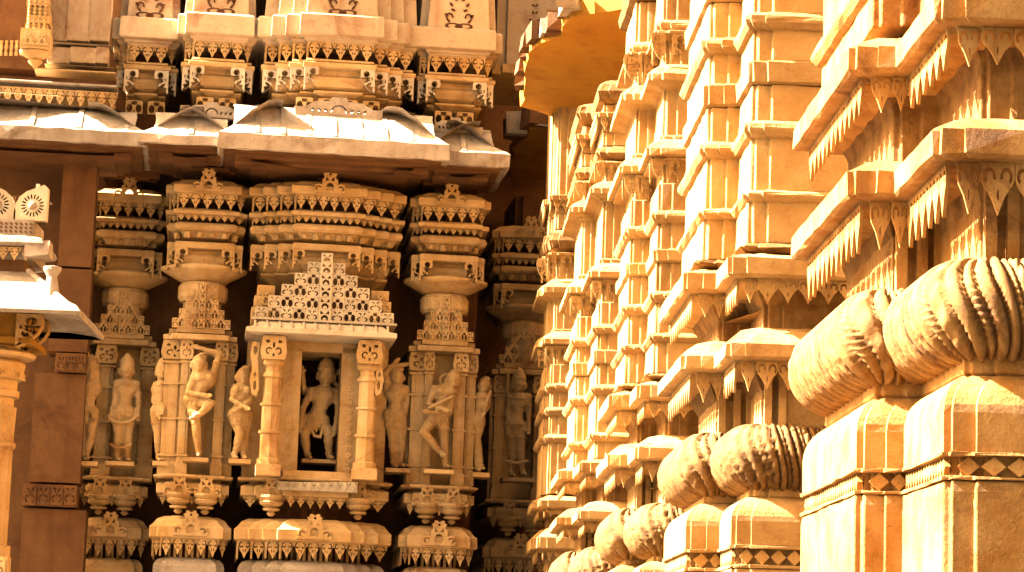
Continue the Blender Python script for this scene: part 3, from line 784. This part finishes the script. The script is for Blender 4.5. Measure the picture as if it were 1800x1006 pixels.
PIERS = [
    # label, YA, pxA(kumbha corner), YB, pxB, YE, ref y, levels...
    dict(label='nearest golden stepped pier with huge carved roll and white sunlit sides at right edge', YA=8.6, xa=1655, YB=9.37, xb=1502, YE=10.65, ry=900, rx=1655, ko=.05,
         lv=[845, 795, 652, 627, 452, 400, 283, 236, 200, 135, 47, 2, -34], sh=[('block', -50, -130), ('ledge', -130, -160), ('block', -160, -320)]),
    dict(label='second golden pier with banded shaft above paired fringed cornices, left of nearest pier', YA=13.8, xa=1284, YB=14.4, xb=1205, YE=15.6, ry=900, rx=1310, ko=.075,
         lv=[1000, 959, 872, 858, 746, 700, 634, 608, 574, 545, 490, 458, 445],
         sh=[('roll', 445, 428), ('panel', 428, 350), ('ledge', 350, 335), ('block', 335, 237), ('ledge', 237, 213), ('block', 213, 147), ('band', 147, 107), ('block', 107, 47), ('ledge', 47, 22), ('block', 22, -45), ('band', -45, -85), ('block', -85, -150), ('ledge', -150, -175), ('block', -175, -300)]),
    dict(label='third golden pier with tall pilaster block topping its slab banded shaft', YA=18.6, xa=1128, YB=19.3, xb=1080, YE=20.3, ry=800, rx=1130, ko=.075,
         lv=[1050, 1025, 985, 975, 885, 853, 810, 788, 763, 742, 704, 680, 668],
         sh=[('roll', 668, 655), ('panel', 655, 598), ('ledge', 598, 585), ('block', 585, 527), ('ledge', 527, 512), ('block', 512, 460), ('band', 460, 437), ('block', 437, 387), ('ledge', 387, 370), ('block', 370, 320), ('brk', 320, 278), ('slope', 278, 243), ('pil', 243, 148), ('slope', 148, 112), ('brk', 112, 55), ('ledge', 55, 35), ('block', 35, -40), ('drum', -40, -90), ('block', -90, -200)]),
    dict(label='fourth slim golden pier with curled brackets under the ochre eave', YA=23.6, xa=1032, YB=24.6, xb=996, YE=25.8, ry=700, rx=1040, ko=.08,
         lv=[1090, 1070, 1045, 1038, 962, 942, 915, 900, 880, 858, 832, 815, 806],
         sh=[('block', 806, 772), ('ledge', 772, 760), ('block', 760, 690), ('ledge', 690, 676), ('block', 676, 640), ('band', 640, 615), ('block', 615, 583), ('ledge', 583, 570), ('block', 570, 530), ('brk', 530, 492), ('slope', 492, 462), ('pil', 462, 345), ('slope', 345, 318), ('brk', 318, 285), ('drum', 285, 255), ('block', 255, 232), ('fringe', 232, 200), ('block', 200, 182), ('drum', 182, 140)], top=140),
    dict(label='farthest golden pier, thin and pale, bordering the black gap', YA=28.2, xa=962, YB=28.5, xb=951, YE=29.6, ry=700, rx=970, ko=.03,
         lv=[1120, 1105, 1085, 1078, 1015, 990, 965, 945, 925, 912, 893, 880, 868],
         sh=[('block', 868, 775), ('ledge', 775, 764), ('block', 764, 728), ('ledge', 728, 716), ('block', 716, 686), ('ledge', 686, 674), ('block', 674, 640), ('brk', 640, 608), ('slope', 608, 583), ('pil', 583, 518), ('slope', 518, 490), ('brk', 490, 445), ('drum', 445, 402), ('block', 402, 375), ('fringe', 375, 345), ('block', 345, 120)]),
]
def build_pier(pd):
    MG = M_G1 if pd is PIERS[0] else M_G
    YA, YB, YE = pd['YA'], pd['YB'], pd['YE']
    ko = pd['ko']
    XA = at_y(pd['xa'], pd['ry'], YA).x + ko; XB = at_y(pd['xb'], pd['ry'], YB).x + ko
    zl = lambda y: at_y(pd['rx'], y, YA).z
    s = .026; xr = XA + 1.7 if pd is not PIERS[0] else XA + 2.4
    plan = pier_plan(XA, YA, XB, YB, YE, s, xr)
    r = thing('stone_pier', pd['label'], 'pier', (0, 0, 0), 0, 'golden piers of the sunlit wall')
    l = [zl(y) for y in pd['lv']]
    sc = (l[4] - l[3]) / .335        # size of this pier's mouldings against the nearest one's
    kb = l[1] - l[0]
    K = ko
    far = YA > 25
    # kumbha: panelled pot base
    def kumbha():
        course('base_block', r, plan, [(K, 0.0), (K + .004, l[0] - .4 * kb), (K, l[0])], MG, 0, .006)
        bnd = course('diamond_band', r, plan, [(K - .02, l[0]), (K + .008, l[0] + .02 * kb), (K + .008, l[0] + .14 * kb), (K - .035, l[0] + .16 * kb), (K - .035, l[1] - .16 * kb), (K + .008, l[1] - .14 * kb), (K + .008, l[1] - .02 * kb), (K - .02, l[1])], MG)
        prof = [(K, l[1])]
        for k in range(0, 9):
            t = k / 8; a = t * math.pi / 2
            prof.append((K - .12 * sc * (1 - math.cos(a)), l[1] + (l[2] - l[1]) * (.48 + .52 * math.sin(a))))
        prof.append((-.09, l[2]))
        course('shoulder_block', r, plan, prof, MG, 0, .006)
        if far: return
        dia = plate([(-.5, 0), (0, -.5), (.5, 0), (0, .5)], [], .4, MG, 'diamond')
        P = offset_plan(plan, K - .018)
        for a, b in zip(P[:-1], P[1:]):
            d = b - a; L = d.length
            if L < .05 or d.x < -.01: continue
            n_ = max(1, round(L / (.085 if abs(d.x) > abs(d.y) else .05)))
            ang = math.atan2(d.y, d.x)
            for k in range(n_):
                p = a + d * ((k + .5) / n_)
                link('diamond', dia, bnd, (p.x, p.y, (l[0] + l[1]) / 2), ang, (L / n_ * .95, .05, kb * .68))
    kumbha()
    course('neck', r, plan, [(-.06, l[2] - .02), (-.03, l[2] + .004), (-.03, l[3] + .02)], MG)
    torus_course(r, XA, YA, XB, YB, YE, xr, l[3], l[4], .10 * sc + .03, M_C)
    course('recess_blocks', r, plan, [(-.10, l[4] - .06), (-.10, l[6])], MG)
    # small square posts in the recess
    post = MB().box(-.02, .02, -.02, .02, 0, 1).mesh('post', MG)
    P = offset_plan(plan, -.07)
    for i in (4, 5, 7, 10, 11):
        if i < len(P): link('post', post, r, (P[i].x + .03, P[i].y, l[4] - .03), 0, (1, 1, l[6] - l[4]))
    for i, nm in ((6, 'lower_cornice'), (10, 'upper_cornice')):
        fb, ft, rt = l[i], l[i + 1], l[i + 2]; H_ = ft - fb; q = sc
        o = K + .055 * q
        prof = [(-.09, fb - .05 * q), (o - .12 * q, fb - .03 * q), (o - .07 * q, fb - .025 * q), (o - .06 * q, fb - .008), (o - .015 * q, fb - .005), (o, fb + .006), (o, ft - .004), (o - .006, ft),
                (o - .04 * q, ft + .35 * (rt - ft)), (o - .09 * q, ft + .75 * (rt - ft)), (o - .17 * q, rt)]
        c = course(nm, r, plan, prof, MG, 0, .004)
        th = (fb - (l[5] if i == 6 else l[9])) * .86
        teeth(c, plan, o - .065 * q, fb - .012, .115 * q if i == 6 else .11 * q, th * .78, MG, skip=lambda a, b: (b - a).x < -.01, minlen=.45, thick=.7)
        # clustered inner drips behind the teeth
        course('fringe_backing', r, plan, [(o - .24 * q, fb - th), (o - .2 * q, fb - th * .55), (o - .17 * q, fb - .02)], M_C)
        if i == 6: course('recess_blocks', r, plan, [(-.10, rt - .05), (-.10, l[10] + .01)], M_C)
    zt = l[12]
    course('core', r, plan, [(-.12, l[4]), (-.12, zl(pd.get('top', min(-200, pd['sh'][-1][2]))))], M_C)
    for kind, yb, yt in pd['sh']:
        a, b = zl(yb), zl(yt); h = b - a; q = sc
        if kind == 'block': course('stone_block', r, plan, [(.0, a), (.0, b - .003)], MG, 0, .004)
        elif kind == 'panel': course('stone_block', r, plan, [(.012, a), (.012, b - .003)], MG, 0, .004)
        elif kind == 'band': course('band_block', r, plan, [(.0, a - .001), (.022 * q, a + .01 * q), (.026 * q, b - .01), (.018 * q, b)], MG, 0, .003)
        elif kind == 'ledge': course('ledge_slab', r, plan, [(.0, a - .02 * q), (.024 * q, a - .01 * q), (.042 * q, a + .2 * h), (.046 * q, a + .45 * h), (.042 * q, a + .7 * h), (.02 * q, b)], MG, .001, .003)
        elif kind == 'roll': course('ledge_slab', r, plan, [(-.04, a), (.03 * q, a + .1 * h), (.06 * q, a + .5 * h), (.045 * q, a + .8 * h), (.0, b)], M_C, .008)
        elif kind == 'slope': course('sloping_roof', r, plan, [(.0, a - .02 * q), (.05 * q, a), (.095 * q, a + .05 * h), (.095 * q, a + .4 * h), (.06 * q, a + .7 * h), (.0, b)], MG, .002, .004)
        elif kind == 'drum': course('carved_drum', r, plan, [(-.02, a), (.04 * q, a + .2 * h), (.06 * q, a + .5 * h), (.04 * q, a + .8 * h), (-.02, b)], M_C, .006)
        elif kind == 'pil':
            course('pilaster_block', r, plan, [(.0, a), (.0, a + .06 * h), (-.02, a + .08 * h), (-.02, b - .08 * h), (.01, b - .05 * h), (.01, b)], MG, 0, .004)
        elif kind == 'fringe':
            c = course('fringe_block', r, plan, [(.0, a), (.0, b - .3 * h), (.06 * q, b - .28 * h), (.07 * q, b)], MG)
            teeth(c, plan, .045 * q, b - .28 * h, .1 * q, h * .6, MG, skip=lambda a_, b_: (b_ - a_).x < -.01)
        elif kind == 'brk':
            c = course('bracket_block', r, plan, [(-.04, a), (-.03, b - .2 * h), (.06 * q, b - .12 * h), (.06 * q, b)], MG)
            P = offset_plan(plan, .035 * q)
            for i in (4, 7, 10):
                for dx, sg in ((-.025, -1), (.025, 1)):
                    p = P[i if i != 7 else 5]
                    x = p.x + (.05 * q if i != 7 else .02) + dx
                    link('bracket', BRK[M_G], c, (x, p.y - .03, b - .1 * h), 0, (h * .7 * sg, h * .5, h * .92))
            for i in (2, 8):
                p = P[i]; link('bracket', BRK[M_G], c, (p.x - .02, p.y + .06, b - .1 * h), math.pi / 2, (h * .6, h * .5, h * .9))
    return r
for p in PIERS: build_pier(p)
tm = thing('temple_hall', 'solid body of the golden temple behind its row of piers', 'building', (3.6, 8.0, 0))
link('hall_wall', MB().box(.9, 9, 1.2, 28, 0, 11).mesh('hall_wall', M_G), tm)


# ---- ochre eave slabs jutting out over the far piers
def eave_slab(label, pts, z0, th, mat):
    """pts: outline (X, Y) of the slab, underside at z0"""
    r = thing('eave_slab', label, 'eave', (pts[0][0], pts[0][1], 0))
    O = Vector((pts[0][0], pts[0][1]))
    P = []
    for a, b in zip(pts, pts[1:] + pts[:1]):
        a = Vector(a); b = Vector(b); n_ = max(1, int((b - a).length / .3))
        for k in range(n_): P.append(a + (b - a) * (k / n_) + Vector((random.uniform(-.03, .03), random.uniform(-.06, .06))) - O)
    n_ = len(P)
    V = [(p.x, p.y, z0 + random.uniform(-.012, .012)) for p in P] + [(p.x - random.uniform(-.01, .03), p.y, z0 + th + random.uniform(-.03, .02)) for p in P]
    F = [tuple(range(n_)), tuple(range(n_, 2 * n_))] + [(i, (i + 1) % n_, (i + 1) % n_ + n_, i + n_) for i in range(n_)]
    link('slab', mesh('slab', V, F, mat), r)
    return r, O
def gx(px_, py, Y): return at_y(px_, py, Y).x
ZE = at_y(930, 200, 28.6).z
Ynear = 24.2
def yat(py, px_, z):   # depth at which the ray through the pixel meets height z
    d = ray(px_, py); return CAM.y + d.y * (z - CAM.z) / d.z
outl = []
for p_ in ((1190, 5), (1003, 28), (985, 62), (958, 74), (932, 92), (915, 188), (1000, 216), (1190, 216)):
    Y = yat(p_[1], p_[0], ZE); outl.append((gx(*p_, Y), Y))
er, O1 = eave_slab('ragged-edged ochre eave slab seen from below at top centre', outl, ZE, .16, M_E)
rub = [MB().box(-.5, .5, -.5, .5, -.5, .5, .08).mesh('rubble_stone', random.choice((M_W, M_C, M_D))) for _ in range(7)]
for p_, sz_ in (((990, 40), .16), ((975, 66), .2), ((962, 72), .16), ((944, 82), .2), ((930, 98), .18), ((926, 115), .15), ((920, 140), .16), ((917, 165), .16), ((996, 12), .22), ((1004, -10), .22), ((1012, 66), .26), ((1030, 70), .2), ((985, 70), .25), ((935, 190), .14), ((1000, 30), .2)):
    Y = yat(p_[1], p_[0], ZE)
    link('rubble_stone', random.choice(rub), er, (gx(*p_, Y) - O1.x, Y - O1.y, ZE + .13), random.uniform(-.25, .25), (sz_ * .9, sz_ * 1.6, sz_ * .9))
ZE2 = at_y(930, 305, 33.0).z
outl = []
for p_ in ((1010, 225), (932, 228), (903, 262), (893, 300), (905, 318), (1010, 318)):
    Y = yat(p_[1], p_[0], ZE2); outl.append((gx(*p_, Y), Y))
er2, O2 = eave_slab('smaller ochre eave slab tucked below the ragged one, in the corner', outl, ZE2, .2, M_E)
for p_, sz_ in (((912, 240), .22), ((905, 250), .2), ((940, 226), .24), ((962, 226), .24), ((980, 228), .2)):
    Y = yat(p_[1], p_[0], ZE2)
    link('rubble_stone', random.choice(rub), er2, (gx(*p_, Y) - O2.x, Y - O2.y, ZE2 + .16), random.uniform(0, 3), (sz_, sz_ * 1.5, sz_ * 1.2))

# ================================================================== STATUES
def statue(label, d, J, hw=1.0, crown=True, female=False, extras=None, ped=None, mat=M_F, group=None):
    """J: pixel joints {name: (px, py, forward m)}"""
    def P(n):
        v = J[n]; u, z = fp(v[0], v[1], d); return Vector((u, -(d + (v[2] if len(v) > 2 else 0)), z))
    hd, nk, ch, pv = P('head'), P('neck'), P('chest'), P('pelvis')
    hh = (hd - nk).length; k = max(.085, hh)            # head-to-neck distance sets the girth
    k = .14 * hw
    m = MB()
    m.ell(hd, (.62 * k, .66 * k, .80 * k), 16)
    m.ell(hd + Vector((0, -.58 * k, -.12 * k)), (.11 * k, .16 * k, .22 * k), 8)       # nose
    m.ell(hd + Vector((0, -.45 * k, -.48 * k)), (.28 * k, .22 * k, .16 * k), 8)       # mouth and chin
    for sx in (-1, 1):
        m.ell(hd + Vector((sx * .26 * k, -.5 * k, .05 * k)), (.15 * k, .14 * k, .09 * k), 8)
        m.ell(hd + Vector((sx * .64 * k, .05 * k, -.1 * k)), (.14 * k, .18 * k, .3 * k), 8)
    if crown:
        m.lathe(hd, [(.62 * k, .35 * k), (.68 * k, .45 * k), (.62 * k, .6 * k), (.55 * k, .9 * k), (.38 * k, 1.2 * k), (.2 * k, 1.4 * k), (.02, 1.5 * k)], 14)
    else:
        m.ell(hd + Vector((.2 * k * (J.get('bun', 1)), .25 * k, .62 * k)), (.45 * k, .45 * k, .38 * k), 12)
    m.capsule(nk + Vector((0, 0, -.2 * k)), hd, .34 * k, .34 * k)
    sl_, sr_ = P('sl'), P('sr')
    m.capsule(sl_, sr_, .36 * k, .36 * k); m.capsule(nk, ch, .38 * k, .62 * k)
    m.ell(ch, (.98 * k, .68 * k, .85 * k)); 
    wst = ch.lerp(pv, .55); m.capsule(ch, wst, .72 * k, .58 * k); m.capsule(wst, pv, .58 * k, .8 * k)
    m.ell(pv, (.98 * k, .74 * k, .62 * k))
    if female:
        for sx in (-1, 1): m.ell(ch + Vector((sx * .42 * k, -.5 * k, .12 * k)), (.38 * k, .36 * k, .38 * k), 12)
    hl, hr_ = P('hl') if 'hl' in J else pv + Vector((-.48 * k, 0, -.1 * k)), P('hr') if 'hr' in J else pv + Vector((.48 * k, 0, -.1 * k))
    for hp, kn, ft in ((hl, 'kl', 'fl'), (hr_, 'kr', 'fr')):
        a, b = P(kn), P(ft)
        m.capsule(hp, a, .58 * k, .38 * k); m.capsule(a, a.lerp(b, .35), .36 * k, .38 * k); m.capsule(a.lerp(b, .35), b, .37 * k, .2 * k)
        tv = J.get(ft + 't', (0.2, -.9)); t = b + Vector((tv[0] * k, tv[1] * k, -.14 * k))
        m.capsule(b + Vector((0, 0, -.06 * k)), t, .22 * k, .15 * k); m.torus((b.x, b.y, b.z + .2 * k), .25 * k, .07 * k, 14)
    arms = [(sl_, 'el', 'wl'), (sr_, 'er', 'wr')]
    if 'el2' in J: arms += [(sl_, 'el2', 'wl2'), (sr_, 'er2', 'wr2')]
    for shd, e, wr in arms:
        a, b = P(e), P(wr)
        m.capsule(shd, a, .32 * k, .25 * k); m.capsule(a, b, .25 * k, .17 * k)
        dr = (b - a).normalized(); pm = b + dr * .28 * k
        m.capsule(b, pm, .17 * k, .2 * k)
        sd_ = dr.cross(Vector((0, 1, 0)))
        if sd_.length < .2: sd_ = Vector((1, 0, 0))
        sd_.normalize()
        for q in range(4):
            bs = pm + sd_ * (q - 1.5) * .1 * k; L = (.42, .5, .47, .36)[q] * k
            mid = bs + dr * L * .55 + Vector((0, -.05 * k, 0)); m.capsule(bs, mid, .065 * k, .06 * k, 6); m.capsule(mid, mid + dr * L * .45 + Vector((0, -.12 * k, 0)), .06 * k, .05 * k, 6)
        m.capsule(b + dr * .1 * k, b + dr * .35 * k - sd_ * .3 * k + Vector((0, -.1 * k, 0)), .07 * k, .055 * k, 6)
        m.torus((shd.lerp(a, .6).x, shd.lerp(a, .6).y, shd.lerp(a, .6).z), .27 * k, .06 * k, 12)
    # ornaments: necklace, belt and loin cloth
    m.torus((nk.x, nk.y - .1 * k, nk.z - .3 * k), .5 * k, .08 * k, 18); m.torus((pv.x, pv.y, pv.z + .22 * k), .86 * k, .1 * k, 20, .8)
    m.torus((ch.x, ch.y, ch.z - .45 * k), .74 * k, .06 * k, 20, .8); m.torus((nk.x, nk.y - .2 * k, nk.z - .55 * k), .6 * k, .06 * k, 18)
    m.torus((pv.x, pv.y, pv.z - .05 * k), .95 * k, .09 * k, 20, .8)
    for q in range(-2, 3): m.capsule(pv + Vector((q * .33 * k, -.72 * k + abs(q) * .1 * k, -.05 * k)), pv + Vector((q * .36 * k, -.66 * k + abs(q) * .1 * k, -.5 * k)), .07 * k, .09 * k, 6)
    for hp, kn in ((hl, 'kl'), (hr_, 'kr')):
        c_ = hp.lerp(P(kn), .5); m.torus((c_.x, c_.y, c_.z), .5 * k, .07 * k, 16)
    m.capsule(pv + Vector((0, -.62 * k, .1 * k)), pv + Vector((0, -.5 * k, -1.0 * k)), .16 * k, .1 * k)
    u0_, z0_ = (P('fl') + P('fr')).x / 2, min(P('fl').z, P('fr').z)
    root = fthing('statue', label, 'statue', group)
    root.location = FO + U * u0_ + NO * d + Vector((0, 0, z0_))
    off = Vector((u0_, -d, z0_))
    me0 = mesh('body', [v - off for v in m.V], m.F, mat)
    tmp = bpy.data.objects.new('tmp', me0); COL.objects.link(tmp)
    rm = tmp.modifiers.new('r', 'REMESH'); rm.mode = 'VOXEL'; rm.voxel_size = .014
    sm = tmp.modifiers.new('s', 'SMOOTH'); sm.iterations = 2; sm.factor = .4
    dg = bpy.context.evaluated_depsgraph_get()
    me = bpy.data.meshes.new_from_object(tmp.evaluated_get(dg)); me.name = 'body'
    bpy.data.objects.remove(tmp)
    co = [0.0] * (3 * len(me.vertices)); no = co[:]
    me.vertices.foreach_get('co', co); me.vertex_normals.foreach_get('vector', no)
    for i in range(0, len(co), 3):
        q_ = Vector((co[i], co[i + 1], co[i + 2] + root.location.z)); a_ = mnoise.noise(q_ * 45) * .006 + mnoise.noise(q_ * 18) * .006
        for c in range(3): co[i + c] += no[i + c] * a_
    me.vertices.foreach_set('co', co); me.update()
    for p in me.polygons: p.use_smooth = True
    if not me.materials: me.materials.append(mat)
    link('body', me, root)
    if ped:
        ua, za = fp(ped[0], ped[2], d); ub_, zb_ = fp(ped[1], ped[2] + 9, d)
        link('pedestal', MB().box(ua - off.x, ub_ - off.x, -.16, .22, zb_ - off.z, za - off.z).mesh('pedestal', mat), root)
    for e in extras or []:
        mm = MB()
        if e[0] == 'rod':
            a = fp(e[1], e[2], d); b = fp(e[3], e[4], d)
            mm.capsule(Vector((a[0], -(d + e[6]), a[1])) - off, Vector((b[0], -(d + e[6]), b[1])) - off, e[5], e[5])
        elif e[0] == 'halo':
            a = fp(e[1], e[2], d); rr = e[3]
            mm.add([Vector((x * rr + a[0], y * rr - (d - .1), z * rr + a[1])) - off for x, y, z in
                    [(math.cos(t) * q, yy, math.sin(t) * q) for q, yy in ((.55, -.1), (1, -.1), (1, .1), (.55, .1)) for t in [2 * math.pi * i / 20 for i in range(20)]]],
                   [(r_ * 20 + i, r_ * 20 + (i + 1) % 20, ((r_ + 1) % 4) * 20 + (i + 1) % 20, ((r_ + 1) % 4) * 20 + i) for r_ in range(4) for i in range(20)])
        elif e[0] == 'garland':
            pts = [fp(x, y, d) for x, y in e[1]]
            for a, b in zip(pts[:-1], pts[1:]): mm.capsule(Vector((a[0], -(d + .12), a[1])) - off, Vector((b[0], -(d + .12), b[1])) - off, .018, .018, 8)
        link({'rod': 'staff', 'halo': 'halo', 'garland': 'garland'}[e[0]], mm.mesh(e[0], mat, True), root)
    return root
G_ = 'carved figures on the shaded wall'
statue('dancer statue with one arm bent over head and one knee lifted', .50, dict(head=(350, 640), neck=(357, 654), chest=(360, 668), pelvis=(343, 702), sl=(343, 658), sr=(374, 660), el=(330, 692, .1), wl=(358, 697, .18),
       er=(386, 622, .05), wr=(352, 614, .08), kl=(344, 745, .06), fl=(349, 798), kr=(370, 712, .14), fr=(346, 735, .12), flt=(0, -.9), frt=(-.5, -.3), hl=(338, 706), hr=(350, 706)), crown=False, female=True,
       ped=(322, 366, 805), extras=[('halo', 368, 634, .13)])
statue('crowned standing statue with both arms down and looped garland at knees', -.08, dict(head=(223, 652), neck=(223, 667), chest=(222, 684), pelvis=(217, 722), sl=(206, 674), sr=(240, 676), el=(201, 704), wl=(195, 728, .05), er=(244, 704), wr=(243, 728, .05),
       kl=(208, 765), fl=(206, 806), kr=(225, 765), fr=(223, 806)), ped=(186, 236, 812), extras=[('garland', [(192, 736), (200, 742), (214, 745), (228, 743), (244, 732)]), ('garland', [(196, 783), (205, 788), (220, 788), (230, 783)])])
statue('dim leaning statue with raised arm squeezed beside the plain pilaster', .05, dict(head=(160, 655), neck=(158, 668), chest=(158, 684), pelvis=(152, 722), sl=(148, 676), sr=(170, 674), el=(152, 705, .05), wl=(163, 728, .1), er=(168, 650), wr=(156, 628), kl=(148, 765), fl=(146, 805), kr=(160, 765, .05), fr=(152, 803)),
       ped=(136, 172, 812))
statue('slim statue on outer left edge of the narrow bay, seen sideways', .22, dict(head=(285, 655), neck=(284, 668), chest=(283, 684), pelvis=(282, 722), sl=(275, 676), sr=(294, 676), el=(270, 704), wl=(278, 728, .08), er=(296, 700), wr=(288, 722, .1), kl=(277, 765, .04), fl=(278, 806), kr=(284, 766), fr=(284, 806)), hw=.85,
       ped=(268, 296, 812))
statue('female statue turning her back, between raised-arm dancer and niche column', .52, dict(head=(428, 662), neck=(426, 674), chest=(425, 690), pelvis=(422, 728), sl=(414, 682), sr=(438, 684), el=(408, 704, .08), wl=(428, 716, .16), er=(440, 706, .05), wr=(420, 722, .15), kl=(422, 764, .08), fl=(412, 802), kr=(430, 765), fr=(428, 803)), crown=False, female=True,
       ped=(402, 440, 808))
statue('four-armed crowned deity statue dancing inside the dark niche', .25, dict(head=(573, 660), neck=(572, 677), chest=(568, 696), pelvis=(556, 738), sl=(548, 688), sr=(592, 690), el=(533, 716, .05), wl=(528, 745, .1), er=(594, 722, .05), wr=(588, 752, .1), el2=(536, 690, -.05), wl2=(532, 660, .0), er2=(602, 690, -.05), wr2=(600, 664, .0),
       kl=(534, 766, .12), fl=(540, 803, .05), kr=(576, 762, .12), fr=(578, 803, .05), hl=(546, 740), hr=(565, 742)), hw=1.12, extras=[('halo', 601, 665, .12), ('garland', [(540, 745), (552, 768), (562, 770), (568, 748)])], ped=(530, 590, 808))
statue('plain standing statue in shade just right of the niche column', .30, dict(head=(697, 662), neck=(696, 676), chest=(696, 692), pelvis=(694, 728), sl=(680, 684), sr=(712, 684), el=(677, 655, .0), wl=(692, 640), er=(716, 706), wr=(712, 732), kl=(690, 772), fl=(692, 818), kr=(706, 772), fr=(704, 816)), crown=False,
       ped=(676, 718, 824), extras=[('rod', 684, 645, 720, 640, .025, .0)])
statue('dancer statue with crossed shins and bent elbow, right of niche', .50, dict(head=(797, 668), neck=(790, 680), chest=(782, 692), pelvis=(772, 730), sl=(764, 684), sr=(796, 690), el=(752, 712, .06), wl=(775, 722, .2), er=(790, 728, .05), wr=(752, 728, .2), kl=(742, 762, .15), fl=(776, 800, .08), kr=(780, 772), fr=(783, 818), hl=(766, 734), hr=(778, 736)), crown=False, female=True,
       ped=(744, 796, 826), extras=[('halo', 786, 668, .09), ('rod', 752, 720, 793, 700, .018, .16)])
statue('bending statue clinging to right edge of the bay beside black gap', .22, dict(head=(851, 678), neck=(848, 690), chest=(846, 704), pelvis=(836, 738), sl=(838, 698), sr=(856, 700), el=(850, 722, .1), wl=(856, 702, .12), er=(858, 716), wr=(850, 728, .1), kl=(840, 778), fl=(846, 822), kr=(836, 780), fr=(838, 826)), hw=.85, crown=False,
       ped=(828, 858, 832))
statue('crowned statue standing dimly in dark corner recess beside golden pier', -1.15, dict(head=(912, 676), neck=(911, 690), chest=(911, 706), pelvis=(905, 746), sl=(897, 697), sr=(928, 698), el=(892, 722), wl=(892, 752, .05), er=(929, 726), wr=(928, 752, .06), kl=(900, 792), fl=(898, 834), kr=(914, 792, .06), fr=(918, 832)), 
       ped=(882, 938, 840), extras=[('garland', [(890, 812), (905, 816), (925, 812)]), ('rod', 893, 660, 893, 740, .02, .0)])
